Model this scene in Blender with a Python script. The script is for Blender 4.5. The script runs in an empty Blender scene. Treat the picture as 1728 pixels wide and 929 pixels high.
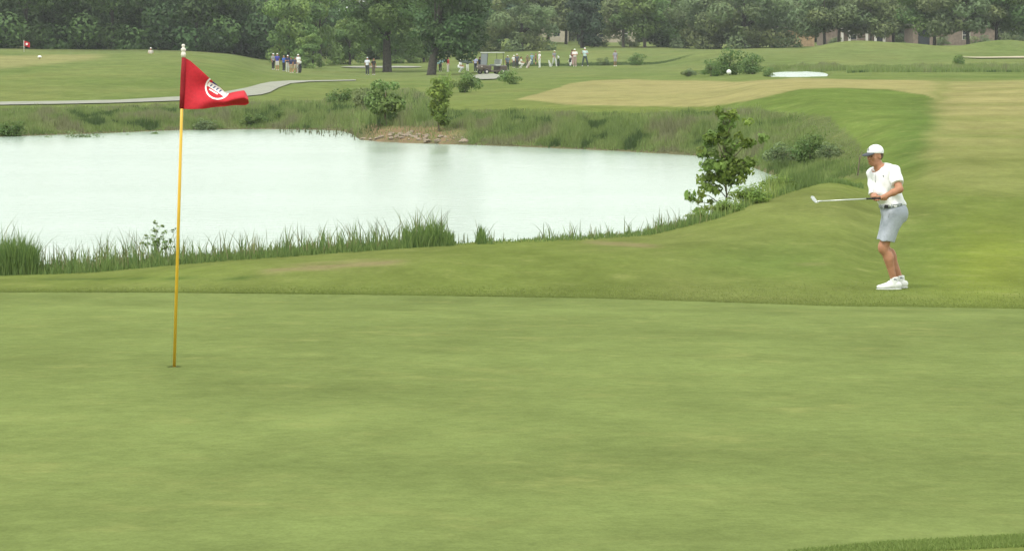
import bpy, bmesh, math, random
import numpy as np
from mathutils import Vector, Matrix

# ------------------------------------------------------------------ camera, sky, sun, exposure
SC = bpy.context.scene
COL = SC.collection
F = 5000.0                      # focal length in pixels of the 1728 px wide photograph
CX, CY, HZ = 864.0, 464.5, 60.0  # picture centre, horizon row
CAMZ = 4.0                      # camera height above the pond
PITCH = math.atan((CY - HZ) / F)
cam = bpy.data.cameras.new('camera')
camo = bpy.data.objects.new('camera', cam)
COL.objects.link(camo)
camo.location = (0, 0, CAMZ)
camo.rotation_euler = (math.pi / 2 - PITCH, 0, 0)
cam.sensor_width = 36
cam.lens = 36 * F / 1728
cam.clip_start = 0.1
cam.clip_end = 6000
SC.camera = camo

SUN_EL, SUN_AZ = 58, 215        # degrees; azimuth measured clockwise from +Y
world = bpy.data.worlds.new('World')
SC.world = world
world.use_nodes = True
wn = world.node_tree.nodes
wl = world.node_tree.links
bg = wn['Background']
sky = wn.new('ShaderNodeTexSky')
sky.sky_type = 'NISHITA'
sky.sun_disc = False
sky.sun_elevation = math.radians(SUN_EL)
sky.sun_rotation = math.radians(SUN_AZ)
sky.dust_density = 4
sky.air_density = 1.5
mixw = wn.new('ShaderNodeMix')
mixw.data_type = 'RGBA'
mixw.inputs[0].default_value = 0.86
wl.new(sky.outputs[0], mixw.inputs[6])
mixw.inputs[7].default_value = (10.2, 10.8, 10.3, 1)      # an even cloud deck over the sky texture
wl.new(mixw.outputs[2], bg.inputs[0])
bg.inputs[1].default_value = 0.1
sun = bpy.data.lights.new('sun', 'SUN')
sun.energy = 1.5
sun.angle = math.radians(11)
sun.color = (1.0, 0.96, 0.9)
suno = bpy.data.objects.new('sun', sun)
COL.objects.link(suno)
_az, _el = math.radians(SUN_AZ), math.radians(SUN_EL)
_d = Vector((math.sin(_az) * math.cos(_el), math.cos(_az) * math.cos(_el), math.sin(_el)))
suno.rotation_euler = _d.to_track_quat('Z', 'Y').to_euler()
suno.location = _d * 100
SC.view_settings.view_transform = 'Standard'
SC.view_settings.look = 'None'
SC.view_settings.gamma = 1
SC.view_settings.exposure = 0.57
SC.cycles.use_denoising = True
SC.cycles.max_bounces = 6
SC.cycles.volume_bounces = 0
SC.cycles.volume_step_rate = 4

rng = np.random.default_rng(7)
random.seed(7)

# ------------------------------------------------------------------ picture <-> place
def v2z(v, Y):
    return CAMZ - Y * math.tan(PITCH + math.atan((v - CY) / F))
def ray(u, v):
    r, up = (u - CX) / F, -(v - CY) / F
    c, s = math.cos(PITCH), math.sin(PITCH)
    return np.array([r, c + up * s, -s + up * c])
def at(u, v, Y):
    d = ray(u, v)
    return np.array([0, 0, CAMZ]) + d * (Y / d[1])
def pix(x, y, z):
    c, s = math.cos(PITCH), math.sin(PITCH)
    dz = z - CAMZ
    f = y * c - dz * s
    up = y * s + dz * c
    f = np.maximum(f, 0.5)
    return CX + F * x / f, CY - F * up / f
def smooth(a, b, x):
    t = np.clip((x - a) / (b - a), 0, 1)
    return t * t * (3 - 2 * t)
def pchip(xs, ys, x):
    xs, ys = np.asarray(xs, float), np.asarray(ys, float)
    h = np.diff(xs)
    d = np.diff(ys) / h
    m = np.zeros_like(ys)
    for i in range(1, len(xs) - 1):
        if d[i - 1] * d[i] > 0:
            w1, w2 = 2 * h[i] + h[i - 1], h[i] + 2 * h[i - 1]
            m[i] = (w1 + w2) / (w1 / d[i - 1] + w2 / d[i])
    m[0], m[-1] = d[0], d[-1]
    x = np.clip(x, xs[0], xs[-1])
    k = np.clip(np.searchsorted(xs, x) - 1, 0, len(h) - 1)
    t = (x - xs[k]) / h[k]
    return ((2 * t**3 - 3 * t**2 + 1) * ys[k] + (t**3 - 2 * t**2 + t) * h[k] * m[k]
            + (-2 * t**3 + 3 * t**2) * ys[k + 1] + (t**3 - t**2) * h[k] * m[k + 1])
_perm = np.random.default_rng(3).random((64, 64, 8))
def vnoise(x, y, ch=0):
    xi, yi = np.floor(x).astype(int), np.floor(y).astype(int)
    fx, fy = x - xi, y - yi
    fx, fy = fx * fx * (3 - 2 * fx), fy * fy * (3 - 2 * fy)
    g = lambda a, b: _perm[a % 64, b % 64, ch]
    return (g(xi, yi) * (1 - fx) + g(xi + 1, yi) * fx) * (1 - fy) + (g(xi, yi + 1) * (1 - fx) + g(xi + 1, yi + 1) * fx) * fy
def fbm(x, y, ch=0):
    return (vnoise(x, y, ch) + 0.5 * vnoise(x * 2.1 + 7, y * 2.1 + 3, ch) + 0.25 * vnoise(x * 4.3 + 1, y * 4.3 + 9, ch)) / 1.75

# ------------------------------------------------------------------ the lie of the land: rows seen at each bearing
PROFILE = {
    0: [(478, 38), (462, 41.5), (185, 138), (177, 146), (165, 155), (130, 190), (97, 245), (87, 262), (98, 296), (82, 342)],
    130: [(475, 38), (459, 41.7), (184, 138), (175, 147), (162, 157), (132, 188), (108, 230), (93, 262), (110, 296), (84, 342)],
    300: [(465, 38), (443, 42.5), (184, 138), (170, 150), (150, 172), (120, 205), (99, 242), (91, 262), (110, 296), (85, 342)],
    380: [(460, 38), (437, 42.7), (183, 139), (166, 152), (146, 175), (122, 210), (105, 245), (97, 270), (97, 300), (90, 345)],
    450: [(455, 38), (432, 43), (182, 140), (165, 155), (145, 178), (130, 215), (123, 250), (117, 285), (108, 320), (100, 350)],
    600: [(452, 38), (422, 43), (190, 130), (172, 148), (150, 180), (137, 220), (130, 250), (124, 285), (113, 315), (105, 350), (92, 380)],
    740: [(448, 38), (413, 43.8), (192, 124), (178, 138), (155, 170), (142, 205), (131, 250), (123, 285), (112, 315), (104, 350), (88, 385)],
    860: [(442, 39), (408, 44.5), (195, 120), (180, 130), (165, 148), (150, 175), (140, 200), (128, 240), (116, 285), (103, 320), (95, 350), (70, 420)],
    1000: [(440, 39), (402, 46), (200, 114), (183, 126), (160, 150), (142, 185), (135, 205), (124, 240), (113, 285), (105, 320), (92, 350), (80, 390)],
    1100: [(440, 39), (395, 47), (203, 112), (183, 124), (160, 148), (141, 182), (136, 198), (125, 230), (113, 280), (107, 310), (92, 350), (80, 390)],
    1200: [(435, 40), (370, 50), (200, 108), (178, 120), (160, 140), (145, 165), (134, 190), (125, 220), (112, 265), (92, 310), (84, 370)],
    1300: [(430, 41), (335, 53), (230, 95), (185, 105), (160, 118), (150, 126), (140, 145), (132, 170), (126, 205), (110, 255), (92, 310), (82, 370)],
    1400: [(430, 41), (303, 58), (262, 75), (208, 90), (170, 104), (150, 118), (141, 132), (132, 165), (125, 205), (108, 255), (84, 315), (80, 370)],
    1500: [(430, 43), (350, 53), (275, 67), (225, 80), (190, 95), (160, 113), (149, 124), (140, 140), (134, 165), (122, 205), (108, 255), (83, 315), (79, 370)],
    1600: [(430, 42.5), (350, 52), (290, 62), (240, 75), (195, 92), (158, 114), (143, 133), (138, 150), (133, 170), (122, 205), (104, 260), (86, 300), (82, 330), (79, 370)],
    1728: [(432, 42), (350, 52), (290, 62), (240, 75), (195, 92), (150, 118), (139, 137), (134, 160), (130, 175), (122, 205), (106, 250), (96, 280), (80, 325), (79, 370)],
}
GA, GB = 1.138, 0.0544            # the green falls away from the camera
TU = np.arange(-900, 2701, 10.0)
TY = np.exp(np.linspace(math.log(2.0), math.log(4000), 700))
_keys = sorted(PROFILE)
_cols = []
for k in _keys:
    pts = PROFILE[k]
    ys = [2, 6, 12, 20, 28, 35] + [p[1] for p in pts] + [700, 4000]
    zs = [CAMZ - (GA + GB * y) for y in (6, 6, 12, 20, 28, 35)] + [v2z(*p) for p in pts] + [3.4, 3.6]
    _cols.append(pchip(ys, zs, TY))
_cols = np.array(_cols)
_tz = np.array([pchip(_keys, _cols[:, j], np.clip(TU, 0, 1728)) for j in range(len(TY))]).T
def base_h(u, Y):
    Y = np.clip(Y, 2.0, 3999)
    a = np.clip((u - TU[0]) / 10.0, 0, len(TU) - 1.001)
    b = np.clip((np.log(Y) - math.log(2.0)) / (math.log(4000) - math.log(2.0)) * 699, 0, 698.999)
    i, j = a.astype(int), b.astype(int)
    fa, fb = a - i, b - j
    return (_tz[i, j] * (1 - fa) + _tz[i + 1, j] * fa) * (1 - fb) + (_tz[i, j + 1] * (1 - fa) + _tz[i + 1, j + 1] * fa) * fb

CREST = ([-900, 0, 300, 450, 600, 740, 860, 1000, 1100, 1200, 1300, 1400], [41.5, 41.5, 42.5, 43, 43, 43.8, 44.5, 46, 47, 50, 53, 58])
PN = ([-900, -700, -600, 0, 300, 600, 860, 1000, 1100, 1200, 1250, 1285, 1312], [100, 84, 48, 44.4, 45.3, 46, 47.3, 49, 50.2, 54, 58, 66, 84.3])
_fv = {-600: 232, -300: 232, 0: 230, 150: 225, 300: 219, 450: 217, 560: 219, 590: 222, 605: 235, 650: 239, 700: 241, 860: 246, 1000: 252, 1150: 260, 1200: 263, 1250: 273, 1290: 289, 1312: 297}
PF = ([-900, -700] + sorted(_fv), [100, 84.2] + [F * CAMZ / (_fv[k] - HZ) for k in sorted(_fv)])
def uu(x, y):
    return CX + F / 0.9966 * x / np.maximum(y, 1.0)
FARPOND = (1348.0, 203.0, 50.0, 21.0)   # bearing, depth, half width in px, half depth in m
FARZ = float(v2z(126.5, 203))
def height(x, y):
    x, y = np.broadcast_arrays(np.asarray(x, float), np.asarray(y, float))
    u = uu(x, y)
    b = base_h(u, y)
    # gentle unevenness of mown ground beyond the green
    amp = 0.05 * smooth(34, 44, y) + 0.12 * smooth(90, 200, y)
    b = b + amp * (fbm(x / 6.0, y / 9.0, 1) - 0.5)
    for mu, my, sx, sy, hh in ((1440, 322, 4.5, 9, .9), (1540, 318, 4.0, 8, .5), (1690, 312, 4.5, 8, 1.0), (1215, 300, 5, 9, .5), (835, 405, 5, 20, .6)):
        b = b + hh * np.exp(-(((u - mu) * y / F) / sx)**2 - ((y - my) / sy)**2)
    cu = np.clip(u, -699, 1312)
    yn, yf, yc = np.interp(cu, *PN), np.interp(cu, *PF), np.interp(cu, *CREST)
    lat = 2.4 * np.maximum(0, u - 1312) * y / F + np.maximum(0, -699 - u) * y / F
    jag = 0.7 * (fbm(x / 1.3, y / 3.0, 2) - 0.5)
    dn = np.sqrt(np.maximum(yn - y, 0)**2 + lat**2)
    df = np.sqrt(np.maximum(y - yf, 0)**2 + lat**2) + jag * smooth(60, 90, y)
    wn_ = np.maximum(yn - yc - 0.3, 1.5)
    s_near = smooth(0, 1, dn / wn_)
    s_far = np.sqrt(np.clip(df / 9.0, 0, 1)) * 0.6 + 0.4 * smooth(0, 1, df / 9.0)
    s = np.maximum(s_near, s_far)
    inside = (lat <= 0) & (y > yn) & (y < yf)
    dep = np.minimum(y - yn, yf - y)
    z = np.where(inside, -0.5 * smooth(0, 3, dep) - 0.02, b * s)
    # far pond hollow
    du, dy = (u - FARPOND[0]) / FARPOND[2], (y - FARPOND[1]) / FARPOND[3]
    q = smooth(1.25, 0.85, np.sqrt(du**2 + dy**2))
    z = z * (1 - q) + (FARZ - 0.35) * q
    return z
def hz(x, y):
    return float(height(np.array([x]), np.array([y]))[0])
def hit(u, v, y0=6.0, y1=600.0):
    Y = np.exp(np.linspace(math.log(y0), math.log(y1), 3000))
    d = ray(u, v)
    P = np.array([0, 0, CAMZ])[None, :] + d[None, :] * (Y / d[1])[:, None]
    h = height(P[:, 0], P[:, 1])
    k = np.argmax(P[:, 2] <= h)
    return np.array([P[k, 0], P[k, 1], h[k]])
def ground_at(u, Y):
    x = (u - CX) * Y * 0.9966 / F
    return np.array([x, Y, hz(x, Y)])

# ------------------------------------------------------------------ object helpers
def tag(o, label=None, cat=None, group=None, kind=None):
    if label: o['label'] = label
    if cat: o['category'] = cat
    if group: o['group'] = group
    if kind: o['kind'] = kind
    return o
def link(name, me, parent=None, mat=None):
    o = bpy.data.objects.new(name, me)
    COL.objects.link(o)
    if parent is not None: o.parent = parent
    if mat is not None:
        if len(me.materials) == 0: me.materials.append(mat)
        elif me.materials[0] != mat:
            o.material_slots[0].link = 'OBJECT'
            o.material_slots[0].material = mat
    return o
def empty(name, loc, rz=0.0, sc=1.0):
    o = bpy.data.objects.new(name, None)
    COL.objects.link(o)
    o.location = loc
    o.rotation_euler = (0, 0, rz)
    o.scale = (sc, sc, sc)
    o.empty_display_size = 0.2
    return o
def mesh_np(name, V, faces, smooth_=True, color=None):
    """faces: (n,k) int array, or list of such arrays"""
    if not isinstance(faces, (list, tuple)): faces = [faces]
    me = bpy.data.meshes.new(name)
    V = np.asarray(V, np.float32).reshape(-1, 3)
    me.vertices.add(len(V))
    me.vertices.foreach_set('co', V.ravel())
    nl = sum(f.size for f in faces)
    npoly = sum(len(f) for f in faces)
    me.loops.add(nl)
    me.polygons.add(npoly)
    me.loops.foreach_set('vertex_index', np.concatenate([np.asarray(f).ravel() for f in faces]).astype(np.int32))
    tot = np.concatenate([np.full(len(f), f.shape[1]) for f in faces])
    st = np.concatenate([[0], np.cumsum(tot)[:-1]])
    me.polygons.foreach_set('loop_start', st.astype(np.int32))
    me.polygons.foreach_set('loop_total', tot.astype(np.int32))
    if smooth_: me.polygons.foreach_set('use_smooth', np.ones(npoly, bool))
    me.update(calc_edges=True)
    me.validate()
    if color is not None:
        a = me.attributes.new('tint', 'FLOAT_COLOR', 'POINT')
        c = np.ones((len(V), 4), np.float32)
        c[:, :3] = color
        a.data.foreach_set('color', c.ravel())
    return me
def bm_mesh(name, bm, smooth_=False):
    me = bpy.data.meshes.new(name)
    bmesh.ops.recalc_face_normals(bm, faces=bm.faces)
    bm.to_mesh(me)
    bm.free()
    if smooth_:
        for p in me.polygons: p.use_smooth = True
    return me
def box(bm, c, s, bev=0.0, rot=None):
    r = bmesh.ops.create_cube(bm, size=1)
    vs = r['verts']
    for v in vs: v.co = Vector((v.co.x * s[0], v.co.y * s[1], v.co.z * s[2]))
    if bev > 0:
        es = list({e for v in vs for e in v.link_edges})
        r2 = bmesh.ops.bevel(bm, geom=es, offset=bev, segments=2, affect='EDGES', profile=0.6)
        vs = list({v for f in r2['faces'] for v in f.verts} | {v for v in vs if v.is_valid})
    M = rot if rot is not None else Matrix.Identity(3)
    for v in vs: v.co = M @ v.co + Vector(c)
def tube_np(pts, rad, n=8):
    pts = np.asarray(pts, float)
    rad = np.asarray(rad, float)
    V, Q = [], []
    for i in range(len(pts)):
        t = pts[min(i + 1, len(pts) - 1)] - pts[max(i - 1, 0)]
        t = t / (np.linalg.norm(t) + 1e-9)
        a = np.cross(t, [0.31, 0.95, 0.05])
        a /= np.linalg.norm(a) + 1e-9
        b = np.cross(t, a)
        th = np.arange(n) * 2 * math.pi / n
        V.append(pts[i] + rad[i] * (np.cos(th)[:, None] * a + np.sin(th)[:, None] * b))
    for i in range(len(pts) - 1):
        for k in range(n):
            k2 = (k + 1) % n
            Q.append((i * n + k, i * n + k2, (i + 1) * n + k2, (i + 1) * n + k))
    V = np.concatenate(V)
    c0, c1 = len(V), len(V) + 1
    V = np.vstack([V, pts[:1], pts[-1:]])
    m = (len(pts) - 1) * n
    T = [((k + 1) % n, k, c0) for k in range(n)] + [(m + k, m + (k + 1) % n, c1) for k in range(n)]
    return V, np.array(Q), np.array(T)
def tubes_mesh(name, tubes, smooth_=True):
    Vs, Qs, Ts, o = [], [], [], 0
    for V, Q, T in tubes:
        Vs.append(V); Qs.append(Q + o); Ts.append(T + o)
        o += len(V)
    return mesh_np(name, np.concatenate(Vs), [np.concatenate(Qs), np.concatenate(Ts)], smooth_)
def lathe(name, prof, n=16):
    th = np.arange(n) * 2 * math.pi / n
    V = np.concatenate([np.stack([r * np.cos(th), r * np.sin(th), np.full(n, z)], 1) for r, z in prof])
    Q = [(i * n + k, i * n + (k + 1) % n, (i + 1) * n + (k + 1) % n, (i + 1) * n + k) for i in range(len(prof) - 1) for k in range(n)]
    return mesh_np(name, V, np.array(Q))

# ------------------------------------------------------------------ materials
def nmat(name):
    m = bpy.data.materials.new(name)
    m.use_nodes = True
    return m, m.node_tree.nodes, m.node_tree.links, m.node_tree.nodes['Principled BSDF']
def plain(name, col, rough=0.6, var=0.06, scale=30.0, metal=0.0, spec=0.3, bump=0.0):
    m, n, l, p = nmat(name)
    tc = n.new('ShaderNodeTexCoord')
    nz = n.new('ShaderNodeTexNoise')
    nz.inputs['Scale'].default_value = scale
    nz.inputs['Detail'].default_value = 4
    l.new(tc.outputs['Object'], nz.inputs['Vector'])
    r = n.new('ShaderNodeValToRGB')
    r.color_ramp.elements[0].position = 0.3
    r.color_ramp.elements[1].position = 0.7
    r.color_ramp.elements[0].color = tuple(max(0, c * (1 - var * 2)) for c in col) + (1,)
    r.color_ramp.elements[1].color = tuple(min(1, c * (1 + var * 2)) for c in col) + (1,)
    l.new(nz.outputs['Fac'], r.inputs[0])
    l.new(r.outputs[0], p.inputs['Base Color'])
    p.inputs['Roughness'].default_value = rough
    p.inputs['Metallic'].default_value = metal
    p.inputs['Specular IOR Level'].default_value = spec
    if bump:
        b = n.new('ShaderNodeBump')
        b.inputs['Strength'].default_value = bump
        b.inputs['Distance'].default_value = 0.01
        l.new(nz.outputs['Fac'], b.inputs['Height'])
        l.new(b.outputs[0], p.inputs['Normal'])
    return m
def leafmat(name, base, trans=0.3, vary=0.25, gloss=0.25):
    """base colour times the leaf's own tint, a little different for every copy"""
    m, n, l, p = nmat(name)
    at_ = n.new('ShaderNodeAttribute')
    at_.attribute_name = 'tint'
    mul = n.new('ShaderNodeMix')
    mul.data_type = 'RGBA'
    mul.blend_type = 'MULTIPLY'
    mul.inputs[0].default_value = 1
    mul.inputs[7].default_value = base + (1,)
    l.new(at_.outputs['Color'], mul.inputs[6])
    oi = n.new('ShaderNodeObjectInfo')
    hsv = n.new('ShaderNodeHueSaturation')
    mr = n.new('ShaderNodeMapRange')
    mr.inputs[3].default_value = 1 - vary
    mr.inputs[4].default_value = 1 + vary
    l.new(oi.outputs['Random'], mr.inputs[0])
    l.new(mr.outputs[0], hsv.inputs['Value'])
    l.new(mul.outputs[2], hsv.inputs['Color'])
    l.new(hsv.outputs[0], p.inputs['Base Color'])
    p.inputs['Roughness'].default_value = 0.6
    p.inputs['Specular IOR Level'].default_value = gloss
    tr = n.new('ShaderNodeBsdfTranslucent')
    l.new(hsv.outputs[0], tr.inputs['Color'])
    mx = n.new('ShaderNodeMixShader')
    mx.inputs[0].default_value = trans
    l.new(p.outputs[0], mx.inputs[1])
    l.new(tr.outputs[0], mx.inputs[2])
    l.new(mx.outputs[0], n['Material Output'].inputs['Surface'])
    return m
def grassmat(name, attr, streak, fine):
    """turf: colour from the 'tint' attribute or a constant, broken up by patches, streaks along x and fine speckle"""
    m, n, l, p = nmat(name)
    if attr is None:
        a = n.new('ShaderNodeAttribute'); a.attribute_name = 'tint'
        src = a.outputs['Color']
    else:
        rgb = n.new('ShaderNodeRGB'); rgb.outputs[0].default_value = attr + (1,)
        src = rgb.outputs[0]
    tc = n.new('ShaderNodeTexCoord')
    def noise(sx, sy, det, lo, hi, rough=0.55):
        mp = n.new('ShaderNodeMapping'); mp.inputs['Scale'].default_value = (sx, sy, 1)
        l.new(tc.outputs['Object'], mp.inputs['Vector'])
        z = n.new('ShaderNodeTexNoise'); z.inputs['Scale'].default_value = 1; z.inputs['Detail'].default_value = det
        z.inputs['Roughness'].default_value = rough
        l.new(mp.outputs[0], z.inputs['Vector'])
        r = n.new('ShaderNodeMapRange'); r.inputs[1].default_value = 0.32; r.inputs[2].default_value = 0.68
        r.inputs[3].default_value = lo; r.inputs[4].default_value = hi
        l.new(z.outputs['Fac'], r.inputs[0])
        return r.outputs[0]
    def times(x, val, col=None):
        mm = n.new('ShaderNodeMix'); mm.data_type = 'RGBA'; mm.blend_type = 'MULTIPLY'; mm.inputs[0].default_value = 1
        l.new(x, mm.inputs[6])
        cc = n.new('ShaderNodeCombineColor')
        for i in range(3): l.new(val, cc.inputs[i])
        l.new(cc.outputs[0], mm.inputs[7])
        return mm.outputs[2]
    c = times(src, noise(0.35, 0.22, 4, 1 - streak, 1 + streak))
    c = times(c, noise(1.3, 0.55, 5, 1 - streak, 1 + streak, 0.7))
    c = times(c, noise(9, 6, 6, 1 - fine, 1 + fine, 0.8))
    c = times(c, noise(70, 26, 3, 1 - fine * 0.7, 1 + fine * 0.7, 0.8))
    # paler, drier flecks
    fl = noise(1.6, 1.1, 6, 0, 1, 0.75)
    pw = n.new('ShaderNodeMath'); pw.operation = 'POWER'; pw.inputs[1].default_value = 4
    l.new(fl, pw.inputs[0])
    k = n.new('ShaderNodeMath'); k.operation = 'MULTIPLY'; k.inputs[1].default_value = 0.42
    l.new(pw.outputs[0], k.inputs[0])
    mm = n.new('ShaderNodeMix'); mm.data_type = 'RGBA'
    l.new(k.outputs[0], mm.inputs[0]); l.new(c, mm.inputs[6]); mm.inputs[7].default_value = (0.26, 0.27, 0.095, 1)
    l.new(mm.outputs[2], p.inputs['Base Color'])
    p.inputs['Roughness'].default_value = 0.85
    p.inputs['Specular IOR Level'].default_value = 0.0
    bz = n.new('ShaderNodeTexNoise'); bz.inputs['Scale'].default_value = 14; bz.inputs['Detail'].default_value = 5
    l.new(tc.outputs['Object'], bz.inputs['Vector'])
    b = n.new('ShaderNodeBump'); b.inputs['Strength'].default_value = 0.35; b.inputs['Distance'].default_value = 0.02
    l.new(bz.outputs['Fac'], b.inputs['Height']); l.new(b.outputs[0], p.inputs['Normal'])
    return m

M_green = grassmat('green_turf', (0.150, 0.186, 0.061), 0.12, 0.13)
M_rough = grassmat('mown_grass', None, 0.13, 0.14)
M_path = plain('concrete_path', (0.25, 0.25, 0.195), 0.8, 0.08, 1.5)
M_sand = plain('bunker_sand', (0.40, 0.35, 0.23), 0.9, 0.06, 2)
M_rock = plain('rock', (0.26, 0.21, 0.155), 0.85, 0.2, 5, bump=0.6)
M_bark = plain('bark', (0.055, 0.05, 0.04), 0.9, 0.2, 6, bump=0.5)
M_palebark = plain('pale_bark', (0.22, 0.19, 0.16), 0.9, 0.15, 6, bump=0.5)
M_twig = plain('twig', (0.16, 0.13, 0.09), 0.9, 0.15, 12)
M_blade = leafmat('grass_blade', (1, 1, 1), 0.35, 0.0, 0.15)
M_leaf_dark = leafmat('dark_leaves', (0.074, 0.136, 0.042), 0.25, 0.16)
M_leaf_mid = leafmat('mid_leaves', (0.112, 0.188, 0.052), 0.3, 0.12)
M_leaf_light = leafmat('light_leaves', (0.160, 0.245, 0.070), 0.3, 0.12)
M_leaf_grey = leafmat('grey_green_leaves', (0.160, 0.212, 0.092), 0.3, 0.12)
M_leaf_cedar = leafmat('cedar_needles', (0.045, 0.078, 0.042), 0.15, 0.1)
M_leaf_fresh = leafmat('fresh_leaves', (0.195, 0.280, 0.060), 0.4, 0.08)

# water
m, n, l, p = nmat('pond_water'); M_water = m
p.inputs['Base Color'].default_value = (0.33, 0.41, 0.33, 1)
p.inputs['Roughness'].default_value = 0.16
p.inputs['IOR'].default_value = 1.33
p.inputs['Specular IOR Level'].default_value = 0.5
tc = n.new('ShaderNodeTexCoord')
mp = n.new('ShaderNodeMapping'); mp.inputs['Scale'].default_value = (0.9, 2.2, 1)
l.new(tc.outputs['Object'], mp.inputs['Vector'])
nz = n.new('ShaderNodeTexNoise'); nz.inputs['Scale'].default_value = 2.2; nz.inputs['Detail'].default_value = 5
l.new(mp.outputs[0], nz.inputs['Vector'])
b = n.new('ShaderNodeBump'); b.inputs['Distance'].default_value = 0.06
mp2 = n.new('ShaderNodeMapping'); mp2.inputs['Scale'].default_value = (0.035, 0.16, 1)
l.new(tc.outputs['Object'], mp2.inputs['Vector'])
gust = n.new('ShaderNodeTexNoise'); gust.inputs['Scale'].default_value = 1.0; gust.inputs['Detail'].default_value = 3
l.new(mp2.outputs[0], gust.inputs['Vector'])
gr = n.new('ShaderNodeMapRange'); gr.inputs[1].default_value = 0.38; gr.inputs[2].default_value = 0.62; gr.inputs[3].default_value = 0.25; gr.inputs[4].default_value = 0.75
l.new(gust.outputs['Fac'], gr.inputs[0]); l.new(gr.outputs[0], b.inputs['Strength'])   # calmer and more ruffled patches
l.new(nz.outputs['Fac'], b.inputs['Height']); l.new(b.outputs[0], p.inputs['Normal'])

# ------------------------------------------------------------------ ground
def curve(pts):
    a = np.array(sorted(pts), float)
    return lambda u: np.interp(u, a[:, 0], a[:, 1])
GREEN_FAR = curve([(-900, 493), (0, 493), (200, 493), (400, 495), (600, 497), (800, 500), (1000, 503), (1200, 509), (1400, 516), (1560, 518), (1728, 521), (2700, 535)])
GREEN_NEAR = curve([(-900, 1300), (1000, 1100), (1200, 965), (1350, 931), (1500, 917), (1728, 905), (2700, 860)])
DRY_UP = curve([(870, 168), (900, 160), (960, 141), (1000, 136.5), (1060, 134), (1150, 136), (1250, 138), (1300, 134), (1345, 131), (1400, 132), (1500, 135), (1600, 137), (1728, 135), (2700, 132)])
DRY_LO = curve([(870, 168), (900, 170), (960, 176), (1040, 179), (1150, 180), (1200, 179), (1250, 171), (1300, 161), (1350, 151), (1420, 148), (1500, 150), (1560, 160), (1588, 172), (1592, 190), (1596, 300), (2700, 330)])
WEED_UP = curve([(-900, 186), (0, 186), (300, 179), (450, 174), (540, 172), (600, 150), (700, 150), (740, 175), (760, 188), (900, 190), (1000, 193), (1150, 193), (1250, 186), (1320, 190), (1400, 196), (1440, 236), (1475, 270), (1490, 284)])
def far_shore_v(u):
    return HZ + F * CAMZ / np.interp(np.clip(u, -699, 1312), *PF)
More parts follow.
